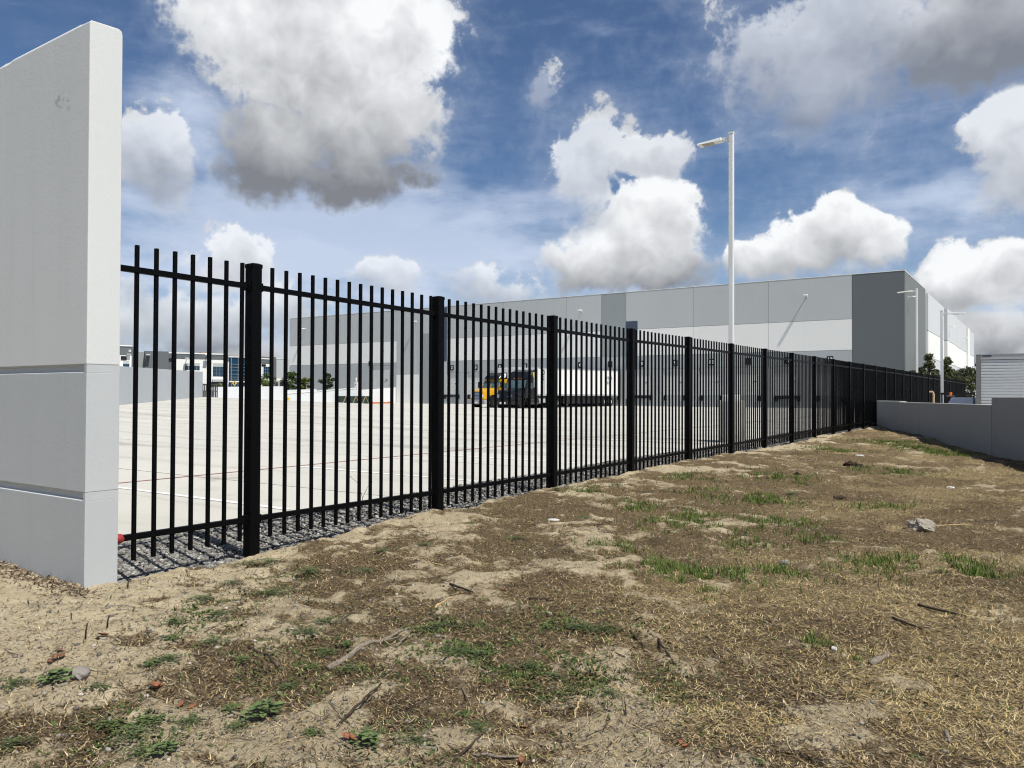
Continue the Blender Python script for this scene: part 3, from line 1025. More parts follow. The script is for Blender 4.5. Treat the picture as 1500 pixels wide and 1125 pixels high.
# ------------------------------------------------------------------ ramp beside the warehouse
rw = thing('ramp_wall', (-69.5, 66, -1.2), 'white sloping ramp wall leading up to the drive-in door', 'wall')
MB().prism([(57.4, -1.6), (67.9, -1.6), (67.9, .80), (57.4, .09)], 'x', -69.75, -69.5).build('lower_section', RAMPW, rw)
MB().prism([(67.92, -1.6), (74.98, -1.6), (74.98, 1.0), (67.92, .58)], 'x', -69.75, -69.5).build('upper_section', RAMPW, rw)
MB().prism([(57.35, .09), (67.95, .80), (67.95, .88), (57.35, .17)], 'x', -69.8, -69.45).build('coping', WHITE, rw)
r2 = thing('ramp_wall', (-74.5, 60, -.8), 'low white double guard wall left of the ramp beside the yellow bollard', 'wall')
MB().prism([(49, -1.4), (66, -1.4), (66, .72), (49, .05)], 'x', -74.7, -74.4).build('front_wall', RAMPW, r2)
MB().prism([(49, -1.4), (64, -1.4), (64, 1.05), (49, .75)], 'x', -78.4, -78.1).build('rear_wall', RAMPW, r2)
bl = MB().tube([(-68.6, 56.84, -1.35), (-68.6, 56.84, -.33), (-68.6, 56.84, -.27)], [.15, .15, .08], 12)
tag(bl.build('bollard', YELLOWB, None, smooth=False), 'yellow bollard at the low end of the white ramp wall', 'bollard')
cb = thing('electric_cabinet', (-75.3, 74.5, .7), 'small white cabinet with red mark and dome lamp on the ramp', 'cabinet')
MB().box(-75.6, -75.05, 73.6, 74.1, .4, 1.72).build('case', WHITE, cb)
MB().tube([(-75.5, 73.8, 1.72), (-75.5, 73.8, 2.05), (-75.5, 73.8, 2.2), (-75.5, 73.8, 2.3)], [.04, .12, .12, .03], 10).build('dome_lamp', POLEW, cb)
MB().box(-75.47, -75.33, 73.58, 73.598, 1.3, 1.45).build('mark', REDP, cb)
for i in range(3):
    y0 = 64.5 + i * 1.6
    t_ = thing('storage_bin', (-68.9, y0 + .7, -1.15), ['dark green bin with tan crossed straps nearest the bollard', 'middle one of three dark green bins with tan straps', 'dark green strapped bin next to the orange beam'][i], 'bin', 'dark green bins along the ramp wall')
    MB().hexa([(-69.4, y0, -1.14), (-68.5, y0, -1.14), (-68.5, y0 + 1.5, -1.14), (-69.4, y0 + 1.5, -1.14), (-69.45, y0 - .03, -.2), (-68.45, y0 - .03, -.2), (-68.45, y0 + 1.53, -.2), (-69.45, y0 + 1.53, -.2)]).build('tub', DKGREEN, t_)
    for sgn in (0, 1):
        MB().tube([(-68.42, y0 + .75, -.16), (-68.40, y0 + (.2 if sgn else 1.3), -1.08)], .035, 6).build('strap', TANP, t_)
    MB().box(-69.5, -68.4, y0 - .05, y0 + 1.55, -.2, -.13).build('rim', DKGREEN, t_)
ob = MB()
ob.box(-68.9, -68.6, 69.7, 73.0, -1.06, -.86); ob.box(-68.95, -68.55, 69.7, 69.9, -1.12, -.82); ob.box(-68.95, -68.55, 72.8, 73.0, -1.12, -.82)
tag(ob.build('orange_beam', ORANGEP), 'long orange steel beam lying by the ramp wall', 'beam')

# ------------------------------------------------------------------ light poles
LEDW = material('led_lens', None, (.30, .27, .22), .4, .4)
def light_pole(x, y, ztop, zbase, zped, label, heads=(-1,), w=.064, ped=True, L=.90, group='white parking-lot light poles', sy=0.0):
    t_ = thing('light_pole', (x, y, zbase), label, 'lamp post', group)
    MB().box(x - w, x + w, y - w, y + w, zped if ped else zbase, ztop).build('pole', POLEW, t_, bevel=.012)
    MB().box(x - w - .006, x + w + .006, y - w - .006, y + w + .006, ztop - .03, ztop + .02).build('pole_cap', POLEW, t_)
    if ped:
        MB().tube([(x, y, zbase), (x, y, zped - .02), (x, y, zped)], [.355, .355, .33], 24).build('concrete_base', CONC, t_)
        MB().box(x - .2, x + .2, y - .2, y + .2, zped, zped + .16).build('base_cover', POLEW, t_, bevel=.03)
    for s in heads:
        z = ztop - .16
        x0 = x + s * w
        h_ = MB()
        X = lambda d: x0 + s * d
        # tapered bracket and flat LED housing
        h_.prism([(X(0), z - .13), (X(.03), z - .12), (X(.10), z - .01), (X(.24), z), (X(.24), z + .06), (X(0), z + .06)], 'y', y - .045, y + .045)
        hd = h_.build('bracket', POLEW, t_)
        g = MB().hexa([(X(.20), y - .12, z - .035), (X(L), y - .17, z - .06), (X(L), y + .17, z - .06), (X(.20), y + .12, z - .035),
                       (X(.20), y - .10, z + .065), (X(L), y - .15, z - .015), (X(L), y + .15, z - .015), (X(.20), y + .10, z + .065)])
        hh_ = g.build('lamp_head', POLEW, t_, bevel=.012)
        for q in range(2):
            a_ = .44 + q * .165; b_ = a_ + .15
            zz = lambda d: z - .035 - .025 * (d - .20) / (L - .20) - .004
            MB().hexa([(X(a_), y - .11, zz(a_) - .006), (X(b_), y - .12, zz(b_) - .006), (X(b_), y + .12, zz(b_) - .006), (X(a_), y + .11, zz(a_) - .006),
                       (X(a_), y - .11, zz(a_)), (X(b_), y - .12, zz(b_)), (X(b_), y + .12, zz(b_)), (X(a_), y + .11, zz(a_))]).build('led_window', LEDW, hh_)
    return t_
light_pole(-7.27, 21.56, 7.44, -1.34, -.11, 'tall white light pole on a concrete base just behind the fence')
light_pole(-7.3, 60.4, 7.54, -1.15, -.0, 'white light pole in front of the dark grey warehouse corner', L=1.15)
light_pole(-4.5, 47.0, 4.6, -1.9, 0, 'shorter white light pole with its head to the right, behind the low grey wall', heads=(1,), ped=False, L=1.05)

# ------------------------------------------------------------------ low grey wall on the right and the neighbour's yard
lw = thing('low_wall', (-3, 27, -1.3), 'low dark grey concrete wall running obliquely to the right edge of the verge', 'wall')
def wl_pt(s, off=0.0):
    return (WLA[0] + WLD[0] * s + WLN[0] * off, WLA[1] + WLD[1] * s + WLN[1] * off)
def wl_box(s0, s1, o0, o1, z0, z1a, z1b, name, mat, bevel=0.0):
    p = [wl_pt(s0, o0), wl_pt(s1, o0), wl_pt(s1, o1), wl_pt(s0, o1)]
    za, zb = (z0 if not hasattr(z0, '__len__') else None), None
    lo = [z0, z0, z0, z0] if not hasattr(z0, '__len__') else [z0[0], z0[1], z0[1], z0[0]]
    hi = [z1a, z1b, z1b, z1a]
    MB().hexa([(p[i][0], p[i][1], lo[i]) for i in range(4)] + [(p[i][0], p[i][1], hi[i]) for i in range(4)]).build(name, mat, lw, bevel=bevel)
S1, S2, S3 = 6.85, 13.56, 26.0
for (a, b, zt) in ((0.02, S1 - .012, -.186), (S1 + .012, S2 - .012, -.186), (S2 + .012, S3, -.012)):
    wl_box(a, b, 0, .2, -2.6, zt, zt, 'wall_panel', LOWWALL, .01)
    wl_box(a, b, -.004, .204, zt + .001, zt + .02, zt + .02, 'wall_top', SUNTOP)  # thin pale strip, sunlit look of the top painted in
wl_box(0.02, 4.2, -.008, .208, -.164, -.135, -.135, 'wall_top', SUNTOP)
_poly = [wl_pt(.3, .19), wl_pt(12, .19), wl_pt(27, .19), (60, 5), (60, 160), (-5.2, 160)]
tag(MB().add([(x, y, -1.95) for x, y in _poly], [tuple(range(len(_poly)))]).build('neighbour_yard', CONC), 'concrete yard beyond the low wall', kind='structure')

# box truck seen from behind over the low wall
bt = thing('box_truck', (-1.3, 42, -1.95), 'grey box truck with a ribbed roll-up rear door behind the low wall', 'truck')
bx0, bx1, by = -2.63, -.02, 42.0
MB().box(bx0 + .02, bx1 - .02, by + .1, by + 6.2, -.95, 1.93).build('cargo_box', ALU, bt)
MB().box(bx0, bx0 + .19, by, by + .12, -1.0, 1.98).build('corner_post', FRAMEGREY, bt)
MB().box(bx1 - .19, bx1, by, by + .12, -1.0, 1.98).build('corner_post', FRAMEGREY, bt)
hd = MB().box(bx0 + .19, bx1 - .19, by + .01, by + .12, 1.76, 1.98).build('header', ALU, bt)
MB().box(bx0 + .25, bx0 + .62, by - .004, by + .008, 1.895, 1.945).build('marker_lamp', RUBBER, hd)
MB().box(bx0, bx1, by - .01, by + 6.2, 1.982, 2.01).build('roof', ALU, bt)
nsl = 20
for k in range(nsl):
    z0 = -.95 + k * 2.70 / nsl
    zz = 2.70 / nsl
    MB().prism([(by + .06, z0), (by + .035, z0 + .02), (by + .035, z0 + zz - .03), (by + .06, z0 + zz - .008), (by + .09, z0 + zz - .008), (by + .09, z0)], 'x', bx0 + .2, bx1 - .2).build('door_slat', RIBGREY, bt)
MB().box(bx0, bx1, by - .05, by + .2, -1.25, -1.0).build('bumper', FRAMEGREY, bt)
for sx in (bx0 + .35, bx1 - .35):
    MB().lathe_x(sx, by + 1.3, -1.5, [(-.16, .3), (-.16, .44), (.16, .44), (.16, .3)]).build('wheel', RUBBER, bt)
    MB().lathe_x(sx, by + 7.1, -1.5, [(-.14, .3), (-.14, .44), (.14, .44), (.14, .3)]).build('wheel', RUBBER, bt)
MB().hexa([(bx0 + .2, by + 6.4, -1.3), (bx1 - .2, by + 6.4, -1.3), (bx1 - .2, by + 8.2, -1.3), (bx0 + .2, by + 8.2, -1.3), (bx0 + .3, by + 6.4, .6), (bx1 - .3, by + 6.4, .6), (bx1 - .3, by + 7.6, .6), (bx0 + .3, by + 7.6, .6)]).build('cab', TRWHITE, bt)
for zz in (1.1, 1.45):
    MB().box(bx0 - .05, bx0 - .005, by + .02, by + .1, zz, zz + .12).build('side_marker', RUBBER, bt)

# white work truck roof with beacon and rack
wtk = thing('work_truck', (-3.4, 43.6, -1.95), 'white work truck with an orange beacon and black rack behind the low wall', 'truck')
cxa, cxb = -3.95, -2.68
MB().hexa([(cxa, 43.4, -.35), (cxb, 43.4, -.35), (cxb, 45.4, -.35), (cxa, 45.4, -.35), (cxa + .14, 44.2, .01), (cxb - .05, 44.2, .01), (cxb - .05, 45.2, .01), (cxa + .14, 45.2, .01)]).build('cab_roof', TRWHITE, wtk, bevel=.05, seg=3)
MB().box(cxa, cxb, 43.3, 46.6, -1.5, -.36).build('body', TRWHITE, wtk, bevel=.06)
MB().box(-4.2, -2.75, 43.25, 43.33, .135, .235).build('rack_bar', BLACKP, wtk)
for x in (-4.15, -2.8):
    MB().box(x - .03, x + .03, 43.25, 43.33, -1.4, .134).build('rack_post', BLACKP, wtk)
MB().box(-3.95, -3.60, 43.14, 43.24, .06, .085).build('beacon_shelf', CHROME, wtk)
MB().tube([(-3.76, 43.19, .087), (-3.76, 43.19, .22), (-3.76, 43.19, .245)], [.072, .062, .03], 12).build('beacon', AMBER, wtk)
for yy in (44.0, 46.0):
    for xx in (cxa + .12, cxb - .12):
        MB().lathe_x(xx, yy, -1.57, [(-.1, .25), (-.1, .38), (.1, .38), (.1, .25)]).build('wheel', RUBBER, wtk)
tp = MB().tube([(-4.22, 40.5, -1.95), (-4.22, 40.5, .16), (-4.25, 40.5, .23), (-4.31, 40.5, .265), (-4.37, 40.5, .24), (-4.38, 40.5, .2)], .05, 10)
tag(tp.build('vent_pipe', TANP, None, smooth=True), 'tan gooseneck pipe rising behind the low grey wall', 'pipe')

# ------------------------------------------------------------------ tractors and trailers at the docks
def wheel(parent, x, y, z, r, w, hub, dual=False):
    o = MB().lathe_x(x, y, z, [(-w / 2, r * .6), (-w / 2, r * .93), (-w / 2 + .04, r), (w / 2 - .04, r), (w / 2, r * .93), (w / 2, r * .6)], 22).build('wheel', RUBBER, parent)
    MB().lathe_x(x, y, z, [(-w / 2 - .005, r * .15), (-w / 2 + .02, r * .58), (w / 2 - .02, r * .58), (w / 2 + .012, r * .3), (w / 2 + .03, r * .14)], 16).build('rim', hub, o)
def shield(parent, x, y, z, s, mat, tilt):
    P = [(-.5, .5), (.5, .5), (.5, .05), (.3, -.35), (0, -.6), (-.3, -.35), (-.5, .05)]
    # sits on the +X cheek of the fairing
    m_ = MB()
    vs = [(x - tilt * q[1] * s, y + q[0] * s, z + q[1] * s) for q in P]
    m_.add(vs + [(v[0] - .02, v[1], v[2]) for v in vs], [tuple(range(7)), tuple(range(13, 6, -1))] + [(i, (i + 1) % 7, 7 + (i + 1) % 7, 7 + i) for i in range(7)])
    return m_.build('shield_emblem', mat, parent)
BRONZE = material('gold_emblem', None, (.45, .36, .14), .5)

def tractor(cx, yf, zg, kind, label):
    t_ = thing('semi_tractor', (cx, yf, zg), label, 'truck', 'semi tractors at the docks')
    body = BLACKP if kind == 'black' else YELLOWP
    G = lambda z: zg + z
    Yb = lambda d: yf + d
    hw, cw = .92, 1.12
    MB().box(cx - .45, cx + .45, Yb(.5), Yb(7.4 if kind == 'black' else 6.2), G(.62), G(.92)).build('chassis', BLACKP, t_)
    # bumper, grille, hood
    MB().hexa([(cx - 1.1, Yb(.10), G(.32)), (cx + 1.1, Yb(.10), G(.32)), (cx + 1.2, Yb(.7), G(.32)), (cx - 1.2, Yb(.7), G(.32)),
               (cx - 1.1, Yb(.02), G(.72)), (cx + 1.1, Yb(.02), G(.72)), (cx + 1.2, Yb(.7), G(.72)), (cx - 1.2, Yb(.7), G(.72))]).build('bumper', ALU if kind != 'black' else BLACKP, t_, bevel=.04)
    MB().hexa([(cx - .95, Yb(.18), G(.72)), (cx + .95, Yb(.18), G(.72)), (cx + 1.12, Yb(1.95), G(.85)), (cx - 1.12, Yb(1.95), G(.85)),
               (cx - .72, Yb(.32), G(1.58)), (cx + .72, Yb(.32), G(1.58)), (cx + .98, Yb(1.95), G(1.83)), (cx - .98, Yb(1.95), G(1.83))]).build('hood', body, t_, bevel=.09, seg=3)
    gr = MB().hexa([(cx - .50, Yb(.14), G(.76)), (cx + .50, Yb(.14), G(.76)), (cx + .50, Yb(.22), G(.76)), (cx - .50, Yb(.22), G(.76)),
                    (cx - .46, Yb(.25), G(1.46)), (cx + .46, Yb(.25), G(1.46)), (cx + .46, Yb(.33), G(1.46)), (cx - .46, Yb(.33), G(1.46))]).build('grille', CHROME if kind != 'black' else BLACKP, t_)
    for k in range(5):
        z = .84 + k * .13
        MB().box(cx - .45, cx + .45, Yb(.12 + k * .02), Yb(.15 + k * .02), G(z), G(z + .045)).build('grille_bar', BLACKP if kind != 'black' else RUBBER, gr)
    for s in (-1, 1):
        MB().hexa([(cx + s * .60 - .17, Yb(.17), G(.92)), (cx + s * .60 + .17, Yb(.2), G(.92)), (cx + s * .60 + .17, Yb(.5), G(.92)), (cx + s * .60 - .17, Yb(.5), G(.92)),
                   (cx + s * .62 - .15, Yb(.2), G(1.22)), (cx + s * .62 + .15, Yb(.24), G(1.22)), (cx + s * .62 + .15, Yb(.5), G(1.2)), (cx + s * .62 - .15, Yb(.5), G(1.2))]).build('headlight', TRWHITE if kind != 'black' else CHROME, t_)
        # fender over the steer wheel
        pts = [(Yb(1.25 + .68 * math.cos(w)), G(.52 + .68 * math.sin(w))) for w in np.linspace(0.1, math.pi - .1, 9)]
        pin = [(Yb(1.25 + .58 * math.cos(w)), G(.52 + .58 * math.sin(w))) for w in np.linspace(math.pi - .1, .1, 9)]
        MB().prism(pts + pin, 'x', cx + s * .86, cx + s * 1.2).build('fender', BLACKP, t_)
        wheel(t_, cx + s * 1.02, Yb(1.25), G(.50), .5, .32, REDP if kind != 'black' else RUBBER)
        MB().tube([(cx + s * 1.12, Yb(2.3), G(.62)), (cx + s * 1.12, Yb(3.7), G(.62))], .30, 16).build('fuel_tank', CHROME if kind != 'black' else BLACKP, t_)
        # mirror on an arm
        MB().tube([(cx + s * 1.12, Yb(2.05), G(2.25)), (cx + s * 1.42, Yb(1.95), G(2.25))], .02, 6).build('mirror_arm', BLACKP, t_)
        MB().box(cx + s * 1.42 - .11, cx + s * 1.42 + .11, Yb(1.86), Yb(1.96), G(1.82), G(2.38)).build('mirror', BLACKP, t_, bevel=.03)
        MB().box(cx + s * 1.14 - .02, cx + s * 1.14 + .02, Yb(2.25), Yb(2.95), G(1.72), G(2.25)).build('side_window', CABGLASS, t_)
    # cab with raked windshield
    ytop = 2.35
    ylen = 3.35
    MB().prism([(Yb(1.9), G(.85)), (Yb(ylen), G(.85)), (Yb(ylen), G(2.62)), (Yb(ytop), G(2.62)), (Yb(1.92), G(1.78))], 'x', cx - cw, cx + cw).build('cab', body, t_, bevel=.05)
    ws = MB()
    for s in (-1, 1):
        ws.hexa([(cx + s * .53 - .49, Yb(1.91), G(1.82)), (cx + s * .53 + .49, Yb(1.91), G(1.82)), (cx + s * .53 + .49, Yb(1.99), G(1.82)), (cx + s * .53 - .49, Yb(1.99), G(1.82)),
                 (cx + s * .52 - .46, Yb(2.27), G(2.50)), (cx + s * .52 + .46, Yb(2.27), G(2.50)), (cx + s * .52 + .46, Yb(2.34), G(2.50)), (cx + s * .52 - .46, Yb(2.34), G(2.50))])
    ws.build('windshield', CABGLASS, t_)
    if kind == 'black':
        MB().prism([(Yb(ylen + .01), G(.62)), (Yb(5.3), G(.62)), (Yb(5.3), G(3.40)), (Yb(3.55), G(3.42)), (Yb(2.95), G(3.25)), (Yb(2.38), G(2.635)), (Yb(ylen + .01), G(2.635))], 'x', cx - cw - .02, cx + cw + .02).build('sleeper', body, t_, bevel=.08, seg=3)
        shield(t_, cx + cw + .045, Yb(3.25), G(2.95), .52, BRONZE, 0)
        MB().box(cx + cw + .02, cx + cw + .035, Yb(3.6), Yb(5.1), G(.5), G(.9)).build('side_skirt', ALU, t_)
        ds = (5.9, 7.1)
    else:
        MB().prism([(Yb(2.05), G(2.63)), (Yb(3.30), G(2.63)), (Yb(3.30), G(3.28)), (Yb(2.85), G(3.24)), (Yb(2.35), G(2.95))], 'x', cx - .98, cx + .98).build('roof_fairing', BLACKP, t_, bevel=.1, seg=3)
        shield(t_, cx + .995, Yb(2.85), G(2.97), .40, SIGNW, 0)
        m_ = MB().add([(cx - .42, Yb(2.43), G(3.02)), (cx + .42, Yb(2.43), G(3.02)), (cx + .3, Yb(2.72), G(3.19)), (cx - .3, Yb(2.72), G(3.19))], [(0, 1, 2, 3)])
        for s in (-1, 1):
            MB().tube([(cx + s * 1.05, Yb(3.5), G(.9)), (cx + s * 1.05, Yb(3.5), G(3.1))], .07, 10).build('exhaust_stack', CHROME, t_)
        MB().box(cx + 1.121, cx + 1.128, Yb(2.1), Yb(3.2), G(1.0), G(1.62)).build('door_panel', YELLOWP, t_)
        ds = (4.9, 6.0)
    for d in ds:
        for s in (-1, 1):
            wheel(t_, cx + s * .93, Yb(d), G(.5), .5, .6, REDP if kind != 'black' else CHROME)
    MB().box(cx - .30, cx + .30, Yb(.0), Yb(.018), G(.40), G(.56)).build('number_plate', SIGNW, t_)
    for k in range(3):
        MB().box(cx - .5 + k * .4, cx - .3 + k * .4, Yb(2.36), Yb(2.42), G(2.63), G(2.68)).build('roof_marker', AMBER, t_)
    if kind != 'black':
        t_.rotation_euler = (0, 0, R(-8))
        t_.location.x -= .55
    return t_

def trailer(cx, yn, yr, zg, zn, zr, label, letters=False):
    t_ = thing('semi_trailer', (cx, yr, zg), label, 'trailer', 'white trailers backed up to the docks')
    w = 1.3
    zb = zg + 1.12
    MB().hexa([(cx - w, yn, zb), (cx + w, yn, zb), (cx + w, yr, zb), (cx - w, yr, zb), (cx - w, yn, zn), (cx + w, yn, zn), (cx + w, yr, zr), (cx - w, yr, zr)]).build('cargo_box', TRWHITE, t_, bevel=.03)
    MB().hexa([(cx + w + .003, yn + .03, zn - .09), (cx + w + .02, yn + .03, zn - .09), (cx + w + .02, yr, zr - .09), (cx + w + .003, yr, zr - .09),
               (cx + w + .003, yn + .03, zn), (cx + w + .02, yn + .03, zn), (cx + w + .02, yr, zr), (cx + w + .003, yr, zr)]).build('top_rail', ALU, t_)
    MB().box(cx + w + .003, cx + w + .025, yn, yr, zb - .02, zb + .14).build('bottom_rail', ALU, t_)
    n = int((yr - yn) / 1.22)
    for k in range(1, n):
        y = yn + k * (yr - yn) / n
        MB().box(cx + w + .003, cx + w + .012, y - .03, y + .03, zb + .14, zn - .09).build('side_post', TRWHITE, t_)
    MB().box(cx - w + .1, cx + w - .1, yn - .55, yn - .02, zb + .7, zb + 1.6).build('nose_unit', ALU, t_)
    MB().box(cx - .5, cx + .5, yn + .6, yr - .3, zb - .28, zb - .021).build('subframe', BLACKP, t_)
    for s in (-1, 1):
        MB().box(cx + s * .9 - .07, cx + s * .9 + .07, yn + 3.2, yn + 3.4, zg + .15, zb - .02).build('landing_leg', BLACKP, t_)
        for d in (1.6, 2.9):
            wheel(t_, cx + s * .95, yr - d, zg + .5, .5, .6, TRWHITE)
        MB().box(cx + s * 1.2 - .02, cx + s * 1.2 + .02, yn + 4.5, yr - 3.8, zg + .35, zb - .021).build('side_skirt', BLACKP, t_)
    MB().box(cx + w - .02, cx + w + .05, yr - .12, yr, zg + .9, zr + .02).build('rear_post', BLACKP, t_)
    if letters:
        p_ = MB().box(cx + w + .013, cx + w + .018, yn + .35, yn + 1.15, zb + .15, zn - .1).build('nose_panel', ALU, t_)
        text('O', .62, BLACKP, p_, (cx + w + .024, yn + .75, zn - .42), (math.pi / 2, 0, math.pi / 2), 'letter')
        text('K', .5, BLACKP, p_, (cx + w + .024, yn + .75, zn - .95), (math.pi / 2, 0, math.pi / 2), 'letter')
        for j in range(2):
            for i in range(5 - j):
                yy = yr - 3.1 + i * .34 + j * .15
                MB().box(cx + w + .013, cx + w + .017, yy, yy + .24, zr - 1.0 - j * .5, zr - .68 - j * .5).build('lettering_mark', MGREY, t_)
    return t_
trailer(-38.5, 58.6, 74.35, -1.09, 2.50, 2.70, 'white semi trailer with small lettering, coupled to the black tractor', True)
tractor(-38.5, 54.9, -1.12, 'black', 'black sleeper tractor with a gold shield emblem and raised roof')
trailer(-42.17, 61.2, 74.35, -1.08, 2.66, 2.70, 'white semi trailer behind the yellow tractor')
tractor(-42.17, 56.6, -1.11, 'yellow', 'yellow day-cab tractor with black roof fairing and red wheel hubs')

# ------------------------------------------------------------------ pale wall across the yard (left)
yw = thing('yard_wall', (-55, 34, -.6), 'long pale grey concrete wall at the far left side of the yard', 'wall')
A, B = Vector((-40.2, 19.3)), Vector((-63.06, 42.43))
nseg = 6
dirn = (B - A).normalized(); nrm = Vector((dirn.y, -dirn.x)) * .1
for i in range(nseg):
    p = A + (B - A) * (i / nseg) + dirn * .012; q = A + (B - A) * ((i + 1) / nseg) - dirn * .012
    za = -1.9
    f0, f1 = i / nseg, (i + 1) / nseg
    zt0, zt1 = 1.56 + .48 * f0, 1.56 + .48 * f1
    MB().hexa([(p.x - nrm.x, p.y - nrm.y, za), (p.x + nrm.x, p.y + nrm.y, za), (q.x + nrm.x, q.y + nrm.y, za), (q.x - nrm.x, q.y - nrm.y, za),
               (p.x - nrm.x, p.y - nrm.y, zt0), (p.x + nrm.x, p.y + nrm.y, zt0), (q.x + nrm.x, q.y + nrm.y, zt1), (q.x - nrm.x, q.y - nrm.y, zt1)]).build('wall_panel', WALL_Y, yw)
gt = thing('sliding_gate', (-64, 44, -.4), 'dark sliding gate at the end of the pale yard wall', 'gate')
ga, gb = at(297, 583, 71), at(318, 582, 77)
for i in range(9):
    p = ga + (gb - ga) * (i / 8)
    MB().box(p.x - .04, p.x + .04, p.y - .04, p.y + .04, -1.2, .98).build('upright', BLACKP, gt)
for zz in (-.3, .3, .9):
    MB().tube([(ga.x, ga.y, zz), (gb.x, gb.y, zz)], .05, 6).build('rail', BLACKP, gt)
mid = ga + (gb - ga) * .72
MB().hexa([(ga.x, ga.y, -1.2), (ga.x + .04, ga.y, -1.2), (mid.x + .04, mid.y, -1.2), (mid.x, mid.y, -1.2), (ga.x, ga.y, .3), (ga.x + .04, ga.y, .3), (mid.x + .04, mid.y, .3), (mid.x, mid.y, .3)]).build('mesh_panel', BLACKP, gt)

# ------------------------------------------------------------------ office buildings far left
def office(px0, D0, px1, D1, label):
    """facade from photo column px0 to px1; local x along it, -y outward, z up"""
    a, b = at(px0, 578, D0), at(px1, 578, D1)
    rz = math.atan2(b.y - a.y, b.x - a.x)
    t_ = thing('office_building', (a.x, a.y, 0), label, 'building', 'office buildings beyond the yard', world=False, rz=rz)
    L = (Vector((b.x, b.y)) - Vector((a.x, a.y))).length
    U = lambda px: (px - px0) / (px1 - px0) * L
    Dm = (D0 + D1) / 2
    Zp = lambda py: (578.0 - py) * Dm / FPX
    return t_, U, Zp
o1, U, Zp = office(245, 130, 405, 138.5, 'white and dark grey office with a blue glass stair tower at far left')
def fb_(name, x0, x1, y0, y1, out, mat, parent=None, depth=.3):
    return MB().box(U(x0), U(x1), -out, depth, Zp(y1), Zp(y0)).build(name, mat, parent or o1)
MB().box(U(246), U(404), .31, 26, -1, Zp(521)).build('core', DGREY, o1)
fb_('parapet', 245, 328, 518.3, 520, .12, WHITE)
fb_('dark_band', 245, 328, 520.1, 527, .05, DGREY)
fb_('white_wall', 257, 306, 527.1, 580, .0, WHITE)
fb_('white_wall', 306.1, 328, 527.1, 533, .0, WHITE)
fb_('white_wall', 306.1, 309, 533.1, 560, .0, WHITE)
fb_('white_wall', 324, 328, 533.1, 577, .0, WHITE)
fb_('white_wall', 309.1, 323.9, 552, 556, .0, WHITE)
fb_('canopy', 308, 324.5, 556.2, 559.5, .9, LGREY)
fb_('entrance', 306.2, 323.9, 560.2, 580, -.25, GLASS, depth=.35)
w_ = fb_('window_head', 309.1, 323.9, 533.1, 537.5, -.04, LGREY)
def window(x0, x1, y0, y1, nx, ny, parent=None):
    w = fb_('window', x0, x1, y0, y1, -.06, GLASS, parent)
    for i in range(1, nx):
        u = x0 + (x1 - x0) * i / nx
        fb_('mullion', u - .13, u + .13, y0, y1, .01, MGREY, w, depth=.05)
    for j in range(1, ny):
        v = y0 + (y1 - y0) * j / ny
        fb_('mullion', x0, x1, v - .12, v + .12, .012, MGREY, w, depth=.05)
    return w
window(309.1, 323.9, 537.6, 551.9, 3, 3)
fb_('window_head', 269, 290, 533, 537, .02, LGREY, depth=.01)
fb_('window_pane', 269, 290, 537.1, 543.2, .015, GLASS, depth=.01)
for u in (274.5, 281, 286):
    fb_('mullion', u - .2, u + .2, 537.1, 543.2, .03, LGREY, depth=.02)
tw = fb_('stair_tower_glass', 333, 366, 523.5, 574, .35, GLASS, depth=.3)
for u in (335.5, 345.5, 351, 357, 363):
    fb_('mullion', u - .2, u + .2, 523.5, 574, .42, LGREY, tw, depth=-.34)
for v in (533.5, 538, 542.3, 548.3, 552.5, 555.5, 571):
    fb_('mullion', 333, 366, v - .16, v + .16, .44, LGREY, tw, depth=-.34)
fb_('tower_belt', 332.5, 366.5, 558.2, 560, .5, WHITE, tw, depth=-.34)
fb_('tower_base', 332.5, 366.5, 574.1, 580, .38, WHITE)
fb_('tower_parapet', 331, 368, 522, 523.4, .45, WHITE)
fb_('white_wall', 328.1, 332.4, 523.5, 580, .0, WHITE)
fb_('white_wall', 366.6, 383, 531.5, 580, .0, WHITE)
fb_('parapet', 368.1, 396.5, 523.5, 525, .12, WHITE)
fb_('dark_band', 368.1, 396.5, 525.1, 531.4, .05, DGREY)
fb_('white_wall', 383.1, 384.5, 531.5, 580, .0, WHITE)
fb_('white_wall', 393.6, 396.5, 531.5, 580, .0, WHITE)
fb_('white_wall', 384.6, 393.5, 531.5, 536, .0, WHITE)
fb_('sign_board', 381.5, 388, 532.4, 535.4, .08, BLACKP, depth=-.005)
window(384.6, 393.5, 536.1, 553.5, 3, 4)
fb_('white_wall', 384.6, 393.5, 553.6, 580, .0, WHITE)
fb_('dark_end', 396.6, 404, 525.5, 580, -.4, DGREY, depth=1.2)
for (x0, x1, y) in ((293, 302, 516.2), (336, 347, 520)):
    fb_('roof_unit', x0, x1, y, 522.5, -1.5, TANP, depth=4)
def wl(px, py):
    m_ = MB().box(U(px) - .3, U(px) + .3, -1.3, -.6, Zp(py) - .06, Zp(py) + .06)
    m_.box(U(px) - .05, U(px) + .05, -.6, .0, Zp(py) - .04, Zp(py) + .04)
    m_.build('wall_lamp', POLEW, o1)
wl(271, 526.5); wl(299, 521)
